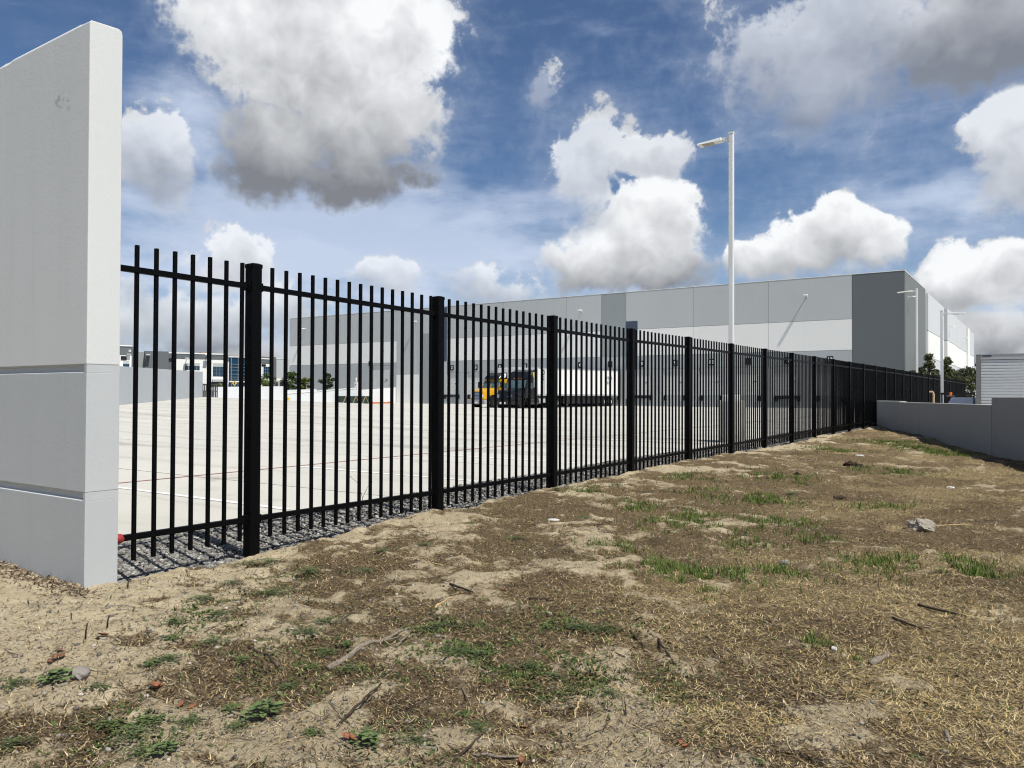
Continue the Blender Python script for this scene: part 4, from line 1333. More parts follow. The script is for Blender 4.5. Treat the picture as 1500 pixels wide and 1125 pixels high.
# left dark wing
MB().box(U(213), U(244.8), -2.2, 20, -1, Zp(518.3)).build('dark_wing', DGREY, o1)
MB().box(U(203), U(212.9), -.8, 20, -1, Zp(519.3)).build('grey_wing', MGREY, o1)
lmp = MB().box(U(217) - .3, U(217) + .3, -3.3, -2.21, Zp(524.5), Zp(523.5)); lmp.build('wall_lamp', POLEW, o1)
o2, U, Zp = office(158, 112, 196, 114, 'small part of a dark-topped white office beside the tall pale wall')
MB().box(U(158), U(195), .31, 14, -1, Zp(508)).build('core', DGREY, o2)
def fb2(name, x0, x1, y0, y1, out, mat, depth=.3):
    return MB().box(U(x0), U(x1), -out, depth, Zp(y1), Zp(y0)).build(name, mat, o2)
fb2('parapet', 157, 192.4, 506.3, 507.8, .1, WHITE)
fb2('dark_band', 158, 192, 507.9, 521, .0, DGREY)
fb2('white_wall', 158, 192, 521.1, 580, .0, WHITE)
fb2('dark_end', 192.1, 196, 513, 580, -.4, DGREY)
fb2('window_head', 179.5, 189, 529, 533.5, .02, LGREY, .0)
fb2('window_pane', 179.5, 189, 533.6, 545, .02, GLASS, .0)
fb2('sign_board', 176, 184.5, 522.3, 528, .1, BLACKP, .0)
s2 = fb2('emblem', 187.5, 191.2, 512.5, 516.2, .06, LGREY, .0)
fb2('lamp_bar', 184, 190, 519, 519.9, .5, POLEW, .0)
# light grey block between office and warehouse
gblk, U, Zp = office(404.5, 146, 440, 150, 'plain light grey block behind the car-park canopy')
MB().box(U(404.5), U(440), 0, 25, -1, Zp(526.5)).build('block', LGREY, gblk)
MB().box(U(404.4), U(440.1), -.05, 25, Zp(526.4), Zp(525.6)).build('parapet', WHITE, gblk)
cp = thing('canopy', (0, 0, 0), 'white flat-roofed canopy on thin posts near the round green tree', 'canopy')
cp.location = at(410, 575, 112)
ca, cbb = at(396, 556, 112), at(424, 556, 112)
MB().hexa([(ca.x, ca.y, ca.z - .15), (cbb.x, cbb.y, ca.z - .15), (cbb.x - 3, cbb.y + 4, ca.z - .15), (ca.x - 3, ca.y + 4, ca.z - .15), (ca.x, ca.y, ca.z + .15), (cbb.x, cbb.y, ca.z + .15), (cbb.x - 3, cbb.y + 4, ca.z + .15), (ca.x - 3, ca.y + 4, ca.z + .15)]).build('roof', WHITE, cp)
for px in (398, 408.5, 419):
    q = at(px, 560, 112.5)
    MB().box(q.x - .1, q.x + .1, q.y - .1, q.y + .1, -1, ca.z - .16).build('post', WHITE, cp)
q0, q1 = at(398, 565, 116), at(424, 565, 116)
MB().hexa([(q0.x, q0.y, -1), (q1.x, q1.y, -1), (q1.x - .2, q1.y + .3, -1), (q0.x - .2, q0.y + .3, -1), (q0.x, q0.y, 1.9), (q1.x, q1.y, 1.9), (q1.x - .2, q1.y + .3, 1.9), (q0.x - .2, q0.y + .3, 1.9)]).build('back_wall', DGREY, cp)
# yellow warning sign
ws_ = thing('warning_sign', at(343.5, 580, 112), 'yellow diamond warning sign with black arrow and small plate below', 'sign')
c = at(343.5, 561.5, 112)
rz = YAW
def face(pts, dep, mat, name):
    vs = []
    for (a_, b_) in pts:
        vs.append(c + Vector((_r2.x, _r2.y, 0)).normalized() * a_ + Vector((0, 0, b_)) - Vector((_f.x, _f.y, 0)).normalized() * dep)
    vb = [v + Vector((_f.x, _f.y, 0)).normalized() * .02 for v in vs]
    n_ = len(vs)
    MB().add(vs + vb, [tuple(range(n_)), tuple(range(2 * n_ - 1, n_ - 1, -1))] + [(i, (i + 1) % n_, n_ + (i + 1) % n_, n_ + i) for i in range(n_)]).build(name, mat, ws_)
h_ = .36
face([(0, -h_), (h_, 0), (0, h_), (-h_, 0)], 0, YELLOWB, 'diamond')
face([(-.05, -.02), (.05, -.02), (.05, .2), (-.05, .2)], .03, BLACKP, 'arrow_stem')
face([(-.12, -.02), (0, -.18), (.12, -.02)], .03, BLACKP, 'arrow_head')
face([(-.22, -.78), (.22, -.78), (.22, -.5), (-.22, -.5)], 0, YELLOWB, 'plate')
face([(-.14, -.70), (.14, -.70), (.10, -.58), (-.10, -.58)], .03, BLACKP, 'plate_mark')
MB().tube([(c.x + .02, c.y + .08, -.9), (c.x + .02, c.y + .08, c.z + .3)], .035, 8).build('post', CHROME, ws_)
# lawn strip in front of the offices
la = [at(322, 579.5, 118), at(352, 579.0, 118), at(352, 576.2, 128), at(325, 576.2, 128)]
z_ = .12
tag(MB().add([(p.x, p.y, z_) for p in la] + [(p.x, p.y, -.6) for p in la], [(0, 1, 2, 3), (0, 4, 5, 1), (1, 5, 6, 2), (2, 6, 7, 3), (3, 7, 4, 0)]).build('lawn_strip', LAWN), 'clipped green strip of lawn before the offices', kind='structure')

# ------------------------------------------------------------------ trees
def _leaf(n, P, b):
    n.put(b.inputs['Base Color'], n.attr('col', 'Color'))
    b.inputs['Roughness'].default_value = .55
    b.inputs['Specular IOR Level'].default_value = .3
LEAF = material('foliage', _leaf)
def quads_mesh(name, C, Uv, Vv, cols):
    n = len(C)
    co = np.stack([C - Uv - Vv, C + Uv - Vv, C + Uv * .55 + Vv, C - Uv * .55 + Vv], 1).reshape(-1, 3)
    me = raw_mesh(name, co, np.arange(4 * n).reshape(n, 4))
    color_attr(me, 'col', np.repeat(cols, 4, 0))
    return me
def rvec(n):
    v = rng.normal(size=(n, 3))
    return v / np.linalg.norm(v, axis=1, keepdims=True)
def crown_mesh(name, h, r, shape, nclump, per, col, leaf):
    Cs, Us, Vs, Ks = [], [], [], []
    limbs = []
    for i in range(nclump):
        t = rng.random()
        if shape == 'pine':
            z = h * (.22 + .78 * t); rr = r * (1.05 - t) ** .8 * rng.uniform(.35, 1.0)
        else:
            z = h * (.42 + .56 * t); rr = r * math.sin(math.pi * min(.98, .18 + .75 * t)) * rng.uniform(.2, 1.0)
        a = rng.uniform(0, 6.283)
        c = np.array([rr * math.cos(a), rr * math.sin(a), z])
        limbs.append(c)
        s = r * rng.uniform(.16, .34)
        n = per
        d = rvec(n) * (rng.random((n, 1)) ** .5) * np.array([s, s, s * .75])
        Cs.append(c + d)
        Ns = rvec(n); Us.append(Ns * leaf * rng.uniform(.6, 1.2, (n, 1)))
        w = np.cross(Ns, rvec(n)); w /= np.linalg.norm(w, axis=1, keepdims=True) + 1e-6
        Vs.append(w * leaf * rng.uniform(.8, 1.6, (n, 1)))
        k_ = np.array(col) * rng.uniform(.55, 1.35) * rng.uniform(.75, 1.25, (n, 1))
        Ks.append(k_)
    return quads_mesh(name, np.concatenate(Cs), np.concatenate(Us), np.concatenate(Vs), np.concatenate(Ks)), limbs
def tree(loc, h, r, shape, col, label, group, nclump=34, per=60, leaf=.06):
    t_ = thing('tree', loc, label, 'tree', group, world=False, rz=random.uniform(0, 6))
    me, limbs = crown_mesh('crown', h, r, shape, nclump, per, col, leaf)
    link('crown', me, LEAF, t_)
    tb = MB().tube([(0, 0, -.3), (.03, .02, h * .4), (0, .03, h * .95)], [h * .022, h * .016, h * .005], 8)
    for l in limbs[::2]:
        tb.tube([(0, 0, l[2] * .75), tuple(np.array(l) * np.array([.5, .5, .92])), tuple(l)], [h * .008, h * .005, h * .003], 5)
    tb.build('trunk', BARK, t_)
    return t_
PG = (.065, .075, .03)
for (px, D, h, r, lb_) in ((1338.5, 66, 3.3, .9, 'small dark pine beside the second light pole'), (1350, 68, 3.6, 1.0, 'bushy pine right of the second light pole'),
                           (1360.5, 72, 4.9, 1.1, 'tallest spiky pine before the white warehouse side'), (1371, 74, 3.7, 1.1, 'broad low pine left of the short light pole'),
                           (1388.5, 78, 5.0, 1.2, 'tall pine right of the short light pole'), (1398, 84, 4.0, 1.2, 'short pine between two taller ones over the fence'),
                           (1409, 92, 4.3, 1.6, 'wide open-crowned pine near the fence end'), (1422, 82, 4.2, 2.1, 'dense pine next to the grey box truck')):
    p = at(px, 590, D)
    tree((p.x, p.y, -1.25), h * 1.04, r * 1.0, 'pine', PG, lb_, 'young pines behind the fence', 64, 60, .06)
for (px, D, h, r, lb_, col) in ((391, 104, 3.3, 1.5, 'round green tree in front of the office right wing', (.085, .125, .03)), (428, 98, 3.2, 1.45, 'dark green tree left of the twin by the ramp', (.05, .075, .022)),
                           (448, 98, 2.7, 1.1, 'yellow-green small tree by the white ramp wall', (.12, .14, .025)), (480, 97, 3.1, 1.0, 'slim dark tree before the warehouse ramp', (.045, .065, .02)),
                           (321, 112, 2.0, .9, 'spiky pale shrub at the office entrance', (.14, .15, .07))):
    p = at(px, 578, D)
    tree((p.x, p.y, -.5), h, r, 'round', col, lb_, 'small trees near the offices', 26, 60, .075)

# ------------------------------------------------------------------ loose litter on the dirt
def sample(n, x0=-5.5, x1=1.6, dmin=2.0, dmax=33.0, p=1.0):
    """positions on the verge, denser close by"""
    out = []
    tot = 0
    while tot < n:
        m = n * 2
        r_ = dmin * (dmax / dmin) ** (rng.random(m) ** p)
        a = rng.uniform(R(-8), R(112), m)                 # from just right of +Y round to the left
        X = -np.sin(a) * r_; Y = np.cos(a) * r_
        ok = (X > x0) & (X < x1) & ((X - WLA[0]) * WLN[0] + (Y - WLA[1]) * WLN[1] < -.02) & (Y > -.6) & ~((X < -5.42) & (Y > 2.7))
        out.append(np.stack([X[ok], Y[ok]], -1)); tot += ok.sum()
    return np.concatenate(out)[:n]
def _litter(n, P, b):
    n.put(b.inputs['Base Color'], n.attr('col', 'Color'))
    b.inputs['Roughness'].default_value = .8
    b.inputs['Specular IOR Level'].default_value = .15
LIT = material('dry_plant_litter', _litter)
def blades(name, XY, length, width, tiltlo, tilthi, cols, label, cat, bend=.35, lift=.004):
    """thin bent strips, two quads each"""
    n = len(XY)
    X, Y = XY[:, 0], XY[:, 1]
    a = rng.uniform(0, 6.283, n)
    el_ = np.radians(rng.uniform(tiltlo, tilthi, n))
    d = np.stack([np.cos(a) * np.cos(el_), np.sin(a) * np.cos(el_), np.sin(el_)], -1)
    s = np.stack([-np.sin(a), np.cos(a), np.zeros(n)], -1)
    bz = np.stack([np.cos(a + 1.1) * .5, np.sin(a + 1.1) * .5, -np.ones(n) * .5], -1) * rng.uniform(-bend, bend, (n, 1))
    p0 = np.stack([X, Y, gz(X, Y) + lift], -1)
    L = length[:, None]; W_ = width[:, None]
    p1 = p0 + d * L * .5
    p2 = p0 + d * L + bz * L
    # keep lying pieces on the soil
    low = tilthi < 45
    if low:
        for p_ in (p1, p2):
            g = gz(p_[:, 0], p_[:, 1]) + .003
            p_[:, 2] = np.maximum(p_[:, 2], g)
    co = np.stack([p0 - s * W_ * .5, p0 + s * W_ * .5, p1 - s * W_ * .5, p1 + s * W_ * .5, p2 - s * W_ * .15, p2 + s * W_ * .15], 1).reshape(-1, 3)
    i = (np.arange(n) * 6)[:, None]
    q = np.concatenate([i + np.array([[0, 1, 3, 2]]), i + np.array([[2, 3, 5, 4]])], 0)
    me = raw_mesh(name, co, q)
    color_attr(me, 'col', np.repeat(cols, 6, 0))
    return tag(link(name, me, LIT), label, cat, kind='stuff')
def pick(n, pal, probs, jit=.25):
    c = np.array(pal)[rng.choice(len(pal), n, p=probs)]
    return c * rng.uniform(1 - jit, 1 + jit, (n, 1))
# short brown chaff nearly everywhere except on clean sand
XY = sample(390000, p=1.0)
keepm = rng.random(len(XY)) < (.36 + .64 * (1 - sandmask(XY[:, 0], XY[:, 1]))) * (.55 + .45 * sst(fbm(XY[:, 0], XY[:, 1], 1.3, 3, .5, 12), .35, .6))
XY = XY[keepm]
rd = np.hypot(XY[:, 0], XY[:, 1])
n_ = len(XY)
cols = pick(n_, [(.030, .021, .014), (.12, .083, .046), (.30, .218, .118), (.52, .41, .235), (.18, .145, .10)], [.34, .26, .17, .13, .10])
blades('dead_grass_litter', XY, rng.uniform(.007, .034, n_) * (1 + rd * .035), rng.uniform(.0012, .0034, n_) * (1 + rd * .07), -4, 30, cols, 'short dead brown grass litter strewn over the dirt', 'litter')
# golden straw, thick toward the right
XY = sample(230000, p=1.0)
sm = strawmask(XY[:, 0], XY[:, 1])
keepm = rng.random(len(XY)) < (.06 + 1.25 * sm) * (1 - .8 * sandmask(XY[:, 0], XY[:, 1]))
XY = XY[keepm]; rd = np.hypot(XY[:, 0], XY[:, 1]); n_ = len(XY)
cols = pick(n_, [(.58, .45, .20), (.46, .34, .14), (.66, .56, .33), (.16, .11, .055)], [.32, .28, .20, .20])
blades('dry_straw', XY, rng.uniform(.015, .065, n_) * (1 + rd * .025), rng.uniform(.0009, .0020, n_) * (1 + rd * .08), -3, 20, cols, 'golden dry straw lying on the right side of the verge', 'straw', .5)
# pebbles and pale crumbs
XY = sample(7000, p=1.0)
keepm = rng.random(len(XY)) < .15 + .85 * np.exp(-((XY[:, 0] + 4.6) ** 2 / 3.0 + (XY[:, 1] - 2.2) ** 2 / 3.0)) + .2 * sandmask(XY[:, 0], XY[:, 1])
XY = XY[keepm]; n_ = len(XY); rd = np.hypot(XY[:, 0], XY[:, 1])
g = rng.choice([.10, .18, .28, .42], n_, p=[.28, .38, .26, .08])
scatter_rocks('pebbles', XY[:, 0], XY[:, 1], gz(XY[:, 0], XY[:, 1]) + .002, rng.uniform(.004, .013, n_) * (1 + rd * .04), np.stack([g, g * .92, g * .78], -1), STONEC, 'small pale pebbles scattered over the sand', 'pebbles')
# crumbs of dry soil and snapped twigs
XY = sample(5000, p=1.0); n_ = len(XY); rd = np.hypot(XY[:, 0], XY[:, 1])
sm_ = sandmask(XY[:, 0], XY[:, 1])[:, None]
cc = (np.array([[.26, .21, .14]]) * sm_ + np.array([[.11, .08, .05]]) * (1 - sm_)) * rng.uniform(.7, 1.3, (n_, 1))
scatter_rocks('soil_crumbs', XY[:, 0], XY[:, 1], gz(XY[:, 0], XY[:, 1]), rng.uniform(.003, .009, n_) * (1 + rd * .05), cc, STONEC, 'crumbs of dry soil lying on the verge', 'soil')
XY = sample(900, p=1.0); n_ = len(XY); rd = np.hypot(XY[:, 0], XY[:, 1])
cols = pick(n_, [(.035, .026, .02), (.10, .08, .06), (.20, .15, .10)], [.5, .3, .2])
blades('twig_litter', XY, rng.uniform(.05, .20, n_), rng.uniform(.003, .0065, n_) * (1 + rd * .03), -3, 10, cols, 'small snapped twigs strewn over the verge', 'twigs', .25, .006)
# bark chips along the foot of the tall wall
n_ = 1500
XY = np.stack([rng.uniform(-8.5, -5.25, n_), 2.78 - np.abs(rng.normal(0, .14, n_))], -1)
cols = pick(n_, [(.12, .075, .05), (.08, .055, .04), (.22, .16, .11), (.04, .03, .025)], [.35, .3, .15, .2])
blades('bark_chips', XY, rng.uniform(.015, .055, n_), rng.uniform(.004, .012, n_), -5, 35, cols, 'reddish bark chips along the foot of the tall wall', 'chips', .3)

# ------------------------------------------------------------------ green grass patches
GP = [(977, 833, .45), (1017, 845, .40), (1080, 845, .42), (1043, 857, .35), (1167, 840, .40), (1200, 947, .13), (1233, 960, .16), (1283, 823, .35), (1363, 830, .55), (1430, 837, .40), (1320, 827, .4),
      (1068, 724, .8), (1143, 700, .8), (1127, 732, .7), (1068, 767, .6), (967, 775, .4), (1292, 743, .5), (1190, 790, .4), (1105, 801, .4), (993, 836, .35), (1164, 841, .35), (1020, 760, .4), (900, 800, .3),
      (870, 720, .4), (1010, 700, .5), (1310, 648, .9), (1330, 654, .8), (1355, 660, .8), (1380, 664, .7), (1405, 668, .6), (1290, 650, .8), (1220, 660, .8), (1420, 845, .3), (1020, 660, .7), (930, 745, .35), (1150, 765, .5), (1300, 690, .8)]
P_, Lh = [], []
for (px, py, s) in GP:
    c = gpix(px, py)
    m = int(620 * s * s + 400 * s)
    q = rng.normal(0, 1, (m, 2)) * np.array([s * .42, s * .42])
    kk = np.array([c.x, c.y]) + q
    cl = fbm(kk[:, 0], kk[:, 1], 6.0, 2, .5, 21)
    kk = kk[cl > .47]
    P_.append(kk)
XY = np.concatenate(P_)
XY = np.repeat(XY, 3, 0) + rng.normal(0, .012, (len(XY) * 3, 2))
ok = (XY[:, 0] > -5.45) & ((XY[:, 0] - WLA[0]) * WLN[0] + (XY[:, 1] - WLA[1]) * WLN[1] < -.02)
XY = XY[ok]; n_ = len(XY); rd = np.hypot(XY[:, 0], XY[:, 1])
cols = pick(n_, [(.080, .135, .026), (.105, .16, .035), (.06, .10, .022), (.20, .18, .07)], [.33, .25, .24, .18])
blades('green_grass', XY, rng.uniform(.025, .075, n_), rng.uniform(.0025, .005, n_) * (1 + rd * .045), 20, 85, cols, 'patches of short green grass on the verge', 'grass', .5, 0)
# sparse green creepers: tiny low leaves mixed through the litter
XY = sample(26000, p=1.0)
w = fbm(XY[:, 0], XY[:, 1], 1.1, 4, .6, 31)
XY = XY[(w > .55) & (rng.random(len(XY)) < .6 * (1 - .93 * sandmask(XY[:, 0], XY[:, 1])))]
cr = [XY]
for (px, py) in ((640, 920), (680, 955), (720, 965), (780, 975), (800, 910), (860, 915), (890, 925), (820, 990), (850, 1010), (690, 945), (640, 935), (740, 960), (880, 1010), (300, 895), (320, 910), (395, 870), (450, 845), (200, 1075), (165, 1070), (350, 965), (470, 945), (760, 990), (560, 985), (430, 1010), (600, 1085), (1000, 1010)):
    c = gpix(px, py)
    q_ = rng.normal(0, 1, (420, 2)) * .16 + np.array([c.x, c.y])
    cr.append(q_[fbm(q_[:, 0], q_[:, 1], 9.0, 2, .5, 41) > .46])
XY = np.concatenate(cr)
XY = XY[XY[:, 0] > -5.4]
n_ = len(XY); rd = np.hypot(XY[:, 0], XY[:, 1])
cols = pick(n_, [(.060, .088, .026), (.095, .125, .035), (.04, .06, .02)], [.4, .3, .3])
blades('creeping_weeds', XY, rng.uniform(.010, .026, n_) * (1 + rd * .03), rng.uniform(.004, .010, n_) * (1 + rd * .04), 5, 50, cols, 'tiny creeping green weeds woven through the dead grass', 'weeds', .4)

# ------------------------------------------------------------------ broadleaf weeds, each its own plant
def weed_mesh(name, nst, spread, h, leafs, ls, base):
    V, Fq, K = [], [], []
    for s in range(nst):
        a = rng.uniform(0, 6.283); ln = spread * rng.uniform(.5, 1.0)
        for j in range(leafs):
            t = (j + 1) / leafs
            c = np.array([math.cos(a) * ln * t, math.sin(a) * ln * t, h * rng.uniform(.35, 1.0) * (1 - .45 * t) + .004])
            c += rng.normal(0, .008, 3) * np.array([1, 1, .4])
            b = a + rng.uniform(-1.3, 1.3)
            u = np.array([math.cos(b), math.sin(b), rng.uniform(-.15, .55)]); u /= np.linalg.norm(u)
            w = np.cross(u, [0, 0, 1]); w /= np.linalg.norm(w)
            up = np.cross(w, u)
            L = ls * rng.uniform(.65, 1.25); Wd = L * rng.uniform(.35, .5)
            o = len(V)
            V += [c, c + u * L * .45 + w * Wd + up * L * .06, c + u * L * .45 - up * L * .05, c + u * L * .45 - w * Wd + up * L * .06, c + u * L - up * L * .12,
                  c + u * L * .8 + w * Wd * .7, c + u * L * .8 - w * Wd * .7]
            Fq += [(o, o + 1, o + 2), (o, o + 2, o + 3), (o + 2, o + 1, o + 5), (o + 2, o + 5, o + 4), (o + 2, o + 4, o + 6), (o + 2, o + 6, o + 3)]
            kk = np.array(base) * rng.uniform(.6, 1.4)
            K += [kk] * 7
    me = raw_mesh(name, np.array(V), np.array(Fq))
    color_attr(me, 'col', np.array(K))
    me.materials.append(LEAF)
    return me
WM = [weed_mesh('leaves', 20, .10, .05, 8, .020, (.088, .118, .036)), weed_mesh('leaves', 26, .14, .055, 9, .017, (.078, .105, .036)),
      weed_mesh('leaves', 12, .085, .09, 6, .038, (.088, .125, .042)), weed_mesh('leaves', 30, .16, .04, 10, .015, (.072, .095, .033)), weed_mesh('leaves', 12, .07, .03, 6, .020, (.09, .115, .04))]
WEEDS = [(297, 882, 1, 1.0), (260, 912, 0, 1.0), (320, 902, 3, 1.2), (252, 937, 0, .9), (313, 942, 1, .9), (338, 859, 3, .8), (362, 828, 3, 1.1), (393, 827, 1, 1.2), (23, 1003, 3, 1.0), (222, 975, 0, .9),
         (248, 967, 1, .9), (143, 1017, 4, 1.0), (223, 1058, 0, 1.1), (278, 1060, 3, .9), (197, 1077, 1, 1.1), (163, 1067, 0, .9), (350, 1067, 1, .8), (337, 1040, 0, .8), (205, 1103, 3, .9),
         (427, 1008, 1, .8), (353, 968, 0, .8), (450, 945, 3, .9), (477, 957, 1, .9), (457, 978, 0, .7), (477, 920, 1, .9), (397, 872, 3, 1.3), (453, 843, 1, 1.3), (458, 1075, 0, .7), (18, 1093, 1, .9),
         (535, 838, 3, 1.0), (640, 920, 1, 1.1), (667, 957, 3, 1.1), (700, 963, 1, 1.0), (773, 977, 3, 1.0), (800, 920, 0, .9), (850, 920, 1, 1.0), (887, 930, 3, .9), (810, 993, 1, .9), (840, 1012, 3, .9),
         (680, 1047, 0, .7), (700, 1067, 1, .8), (610, 1087, 3, .7), (510, 948, 0, .8), (510, 983, 1, .8), (893, 1017, 3, .7), (690, 770, 0, 1.0), (760, 790, 3, 1.2), (620, 800, 1, 1.1), (560, 812, 0, 1.0),
         (905, 712, 1, 1.3), (815, 718, 2, 1.0), (1340, 1110, 4, .7), (1110, 1118, 4, .6), (1390, 1100, 4, .6), (855, 760, 3, 1.2), (1160, 725, 1, 1.2)]
for (px, py, k, s) in WEEDS:
    p = gpix(px, py)
    if py < 850:
        zone = 'close to the fence posts' if px < 720 else 'in the middle distance right of the third fence post'
    elif px > 1000:
        zone = 'in the straw along the bottom right'
    elif px > 560:
        zone = 'in the green mat right of the long grey branch'
    elif py < 950 and px < 420:
        zone = 'on the sand between the tall wall and the first fence post'
    elif px < 300:
        zone = 'in the bottom left corner of the verge'
    else:
        zone = 'just left of the long grey branch'
    t_ = thing('weed', p, 'small flat green weed ' + zone, 'weed', 'small weeds ' + zone, world=False, rz=random.uniform(0, 6.28))
    o = link('leaves', WM[k], None, t_)
    t_.scale = (s * .72, s * .72, s * .45)
for (px, py, k, s, lb_) in ((383, 1050, 2, 1.45, 'largest upright broadleaf weed near the bottom left'), (83, 998, 2, 1.25, 'dense round-leaved weed next to the grey stone'), (537, 1090, 2, 1.1, 'leafy weed beside orange fallen leaves at the bottom'),
                            (237, 1103, 2, .9, 'single-stemmed round-leaf weed at the lower left edge')):
    p = gpix(px, py)
    t_ = thing('weed', p, lb_, 'weed', 'larger weeds on the verge', world=False, rz=random.uniform(0, 6.28))
    link('leaves', WM[k], None, t_); t_.scale = (s * .66, s * .66, s * .5)
    MB().tube([(0, 0, -.01), (.004, .003, .03), (.0, .008, .06)], [.004, .003, .002], 6).build('stem', BARK, t_)
# thin dead stalk leaning through the fence
ds = gpix(0, 1100)
st = MB().tube([(-6.0, 5.95, -1.34), (-6.03, 6.0, -1.10), (-6.12, 6.02, -.95), (-6.26, 6.0, -.86)], [.004, .0035, .003, .002], 6)
st.tube([(-6.03, 6.0, -1.10), (-6.0, 6.05, -.98), (-5.98, 6.1, -.93)], [.003, .002, .0015], 5)
st.tube([(-6.12, 6.02, -.95), (-6.2, 6.1, -.94)], [.002, .0012], 5)
tag(st.build('dead_stalk', BARK), 'thin dead forked stalk standing in the gravel behind the fence', 'stalk')

# ------------------------------------------------------------------ sticks
def _stick(dark):
    def fn(n, P, b):
        W = EX(n, n.node('ShaderNodeNewGeometry').outputs['Position'])
        f = n.noise(W, 90, 5, .7)
        n.put(b.inputs['Base Color'], n.mix(n.step(f, .35, .65), dark, tuple(min(1, c * 2.3) for c in dark)))
        n.put(b.inputs['Normal'], n.bump(f, .6, .003))
    return fn
SGREY = material('weathered_stick', _stick((.11, .093, .072)), rough=.9, spec=.1)
SDARK = material('dark_stick', _stick((.028, .021, .016)), rough=.85, spec=.15)
STAN = material('pale_cane', _stick((.26, .19, .10)), rough=.8, spec=.15)
STICKS = [(480, 982, 600, 922, .017, SGREY, 'long grey branch, the thickest stick left of centre', 'stick'), (366, 949, 408, 981, .010, SDARK, 'dark curved stick in front of the fence post', 'stick'),
          (585, 817, 648, 829, .008, STAN, 'pale cane lying near the second fence post', 'stick'), (637, 896, 664, 876, .007, STAN, 'short pale stick above the long grey branch', 'stick'),
          (1345, 888, 1415, 904, .010, SDARK, 'dark stick in the straw at the right', 'stick'), (1275, 976, 1298, 963, .022, SGREY, 'thick short grey stick end at the right', 'stick'),
          (1308, 908, 1350, 927, .008, SDARK, 'thin dark stick below the one in the straw', 'stick'), (500, 1062, 556, 1024, .007, SDARK, 'dark twig slanting up near the bottom centre left', 'stick'),
          (664, 1117, 706, 1076, .007, SDARK, 'dark twig at the bottom edge beside the leafy weed', 'stick'), (925, 925, 945, 956, .008, SDARK, 'short dark twig right of centre', 'stick'),
          (964, 945, 987, 976, .008, SDARK, 'dark twig just right of its twin near centre', 'stick'), (690, 1108, 762, 1110, .008, SGREY, 'grey twig lying level at the bottom edge', 'stick'),
          (842, 1049, 853, 1020, .006, STAN, 'short pale twig pointing up, bottom centre', 'stick'), (596, 1042, 640, 1022, .005, SDARK, 'thin dark twig under the long branch', 'stick'),
          (775, 878, 810, 882, .009, SDARK, 'short dark twig lying level in the middle of the verge', 'stick'), (660, 856, 692, 869, .008, SDARK, 'dark twig between fence and long branch', 'stick'),
          (580, 948, 602, 930, .008, SGREY, 'stub beside the long grey branch', 'stick'), (1385, 1075, 1392, 1092, .010, SGREY, 'small upright grey stick end, bottom right', 'stick'), (1365, 770, 1420, 771, .008, STAN, 'thin pale stick right of the concrete lump', 'stick'),
          (870, 770, 905, 766, .007, SDARK, 'thin dark twig among sand patches by the fence', 'stick')]
for (x0, y0, x1, y1, r_, mt, lb_, cat) in STICKS:
    a, b = gpix(x0, y0), gpix(x1, y1)
    L = (b - a).length
    side = (b - a).cross(Vector((0, 0, 1))).normalized()
    pts, rad = [], []
    for k in range(9):
        t = k / 8
        p = a.lerp(b, t) + side * (L * .012 * math.sin(t * 4 + x0) + random.uniform(-.005, .005))
        p.z = max(p.z, float(gz(p.x, p.y))) + r_ * .55
        pts.append(p); rad.append(r_ * (1 - .5 * t) * random.uniform(.85, 1.15))
    mb = MB().tube(pts, rad, 8)
    if L > .4:
        k = 5
        q = pts[k]
        mb.tube([q, q + (b - a) * .12 + side * L * .10 + Vector((0, 0, .012))], [r_ * .45, r_ * .2], 6)
    tag(mb.build('stick', mt, None, smooth=True), lb_, 'stick', 'sticks on the verge')
for i, (px, py, h, lb_) in enumerate(((125, 936, .085, 'upright dark stub, the left of two on the sand'), (157, 919, .07, 'upright dark stub, the right of two on the sand'), (187, 862, .07, 'thin brown stub beside the tall wall foot'))):
    p = gpix(px, py)
    tag(MB().tube([p - Vector((0, 0, .02)), p + Vector((.004, 0, h * .5)), p + Vector((.012, .004, h))], [.005, .0045, .004], 7).build('plant_stub', SDARK, None, smooth=True), lb_, 'stub')

# ------------------------------------------------------------------ fallen leaves
LEAFO = material('orange_dead_leaf', _stick((.12, .050, .026)), rough=.7, spec=.2)
LEAFB = material('brown_dead_leaf', _stick((.085, .045, .028)), rough=.7, spec=.2)
def leaf_mesh(name, L, curl):
    V, Fq = [], []
    n = 6
    for i in range(n + 1):
        t = i / n
        w = L * .28 * math.sin(math.pi * min(1, t * .93 + .04)) ** .8
        zc = L * curl * (4 * (t - .5) ** 2) * .35
        for s in (-1, 0, 1):
            V.append((L * (t - .5), s * w, zc + (abs(s) * w * curl * 1.3) + .006))
    for i in range(n):
        for j in range(2):
            o = i * 3 + j
            Fq.append((o, o + 3, o + 4, o + 1))
    return raw_mesh(name, np.array(V), np.array(Fq))
LMS = [leaf_mesh('dead_leaf', .085, c_) for c_ in (.5, .8, .25)]
LV = [(227, 1008, 1.0, 0, 'orange'), (233, 1013, .8, 1, 'orange'), (267, 1037, .7, 1, 'orange'), (281, 1037, .6, 2, 'orange'), (508, 1084, .9, 0, 'orange'), (516, 1088, .8, 1, 'orange'), (767, 1070, .55, 2, 'orange'), (763, 1118, .65, 1, 'orange'),
      (1000, 1093, .7, 0, 'orange'), (1005, 1098, .6, 1, 'orange'), (150, 933, .9, 0, 'orange'), (143, 936, .7, 2, 'orange'), (80, 968, .8, 1, 'brown'), (72, 972, .7, 0, 'brown'), (90, 965, .7, 1, 'brown'), (88, 955, .6, 0, 'brown'), (152, 1073, .6, 2, 'orange'), (120, 1060, .6, 2, 'brown'), (738, 866, .6, 2, 'orange'), (1165, 1020, .4, 2, 'orange')]
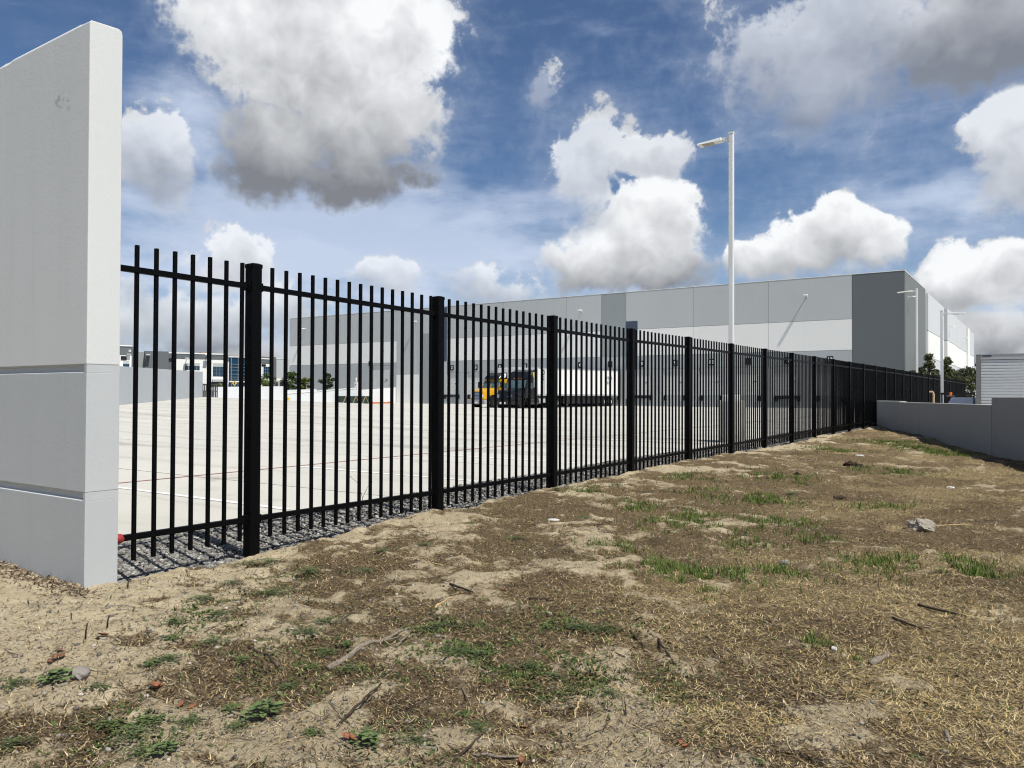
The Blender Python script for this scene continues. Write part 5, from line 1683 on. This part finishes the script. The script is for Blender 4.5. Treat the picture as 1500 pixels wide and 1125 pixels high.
for (px, py, s, k, c_) in LV:
    p = gpix(px, py)
    o = bpy.data.objects.new('dead_leaf', LMS[k].copy()); COL.objects.link(o)
    o.data.materials.append(LEAFO if c_ == 'orange' else LEAFB)
    o.data.shade_smooth()
    o.location = p + Vector((0, 0, .004)); o.scale = (s * .8, s * .8, s * .8)
    o.rotation_euler = (random.uniform(-.35, .35), random.uniform(-.3, .3), random.uniform(0, 6.28))
    zone = 'left of the long grey branch' if px < 350 else ('near the bottom middle' if px < 900 else 'in the straw toward the right')
    if py < 900: zone = 'in mid verge near the fence'
    tag(o, 'curled %s dead leaf lying on the dirt %s' % (c_, zone), 'leaf', '%s dead leaves %s' % (c_, zone))

# ------------------------------------------------------------------ stones and clods
def rock(name, px, py, size, mat, label, cat, flat=.6, sub=3, rough=.35, sink=.25):
    import bmesh
    p = gpix(px, py)
    bm = bmesh.new()
    bmesh.ops.create_icosphere(bm, subdivisions=sub, radius=1.0)
    sd_ = random.random() * 50
    for v in bm.verts:
        d = v.co.normalized()
        k_ = float(fbm(np.array(d.x * 1.6 + d.z), np.array(d.y * 1.6 - d.z * .7), 1.4, 4, .55, sd_))
        r_ = 1 + (k_ - .5) * 2.2 * rough
        v.co = Vector((d.x * r_ * size, d.y * r_ * size * .8, d.z * r_ * size * flat))
    me = bpy.data.meshes.new(name); bm.to_mesh(me); bm.free()
    o = link(name, me, mat)
    o.location = p + Vector((0, 0, size * flat * (1 - sink) - size * flat * .35))
    o.rotation_euler = (0, 0, random.uniform(0, 6))
    return tag(o, label, cat)
LUMP = painted('crumbly_concrete', (.38, .345, .28), .3, 45, 1.0, .95, .2, .1, .02)
STONEG = painted('grey_stone', (.22, .20, .18), .2, 60, .6, .9)
DARKLUMP = painted('burrow_dark_and_rubble', (.045, .032, .022), .3, 40, 1.0, .95, 0, .1, .02)  # dark tone for the shade in burrow holes; rubble shares it
SCRAP = painted('white_scrap', (.46, .45, .42), .1, 60, .3, .8)
rock('concrete_lump', 1350, 777, .155, LUMP, 'rough pale concrete lump on the right of the verge', 'lump', .5, 4, .42)
rock('stone', 116, 992, .055, STONEG, 'grey stone beside the round-leaved weed at lower left', 'stone', .6)
for (px, py, s, lb_) in ((1247, 684, .13, 'dark clod standing in for the far burrow hole'), (1256, 683, .10, 'second dark clod standing in for the far burrow hole, on its right'), (1230, 731, .075, 'dark clod standing in for the nearer burrow hole'), (1168, 696, .07, 'small dark clod standing in for a burrow hole between grass patches')):
    rock('burrow_dark', px, py, s, DARKLUMP, lb_, 'clod', .5, 3, .9, .6)  # dark lumps added in place of the shaded burrow holes
rock('white_scrap', 810, 762, .075, SCRAP, 'flat white scrap near the third fence post', 'scrap', .16, 2, .5)
rock('white_scrap', 1393, 716, .07, SCRAP, 'small white scrap far right on the verge', 'scrap', .3, 2, .5)
rock('white_scrap', 1258, 668, .10, SCRAP, 'pale scrap near the foot of the low wall', 'scrap', .25, 2, .5)
rock('stone', 1152, 826, .04, STONEG, 'small stone among the green grass right of centre', 'stone', .6)
rock('stone', 1222, 952, .02, SCRAP, 'pale pebble beside a grass tuft in the straw', 'stone', .7)
rock('rubble', 1279, 624, .16, DARKLUMP, 'dark rubble piled where fence meets low wall', 'rubble', .6, 3, .8)
rock('stone', 1186, 640, .16, STONEG, 'grey slab-like stone at the foot of a far fence post', 'stone', .5)
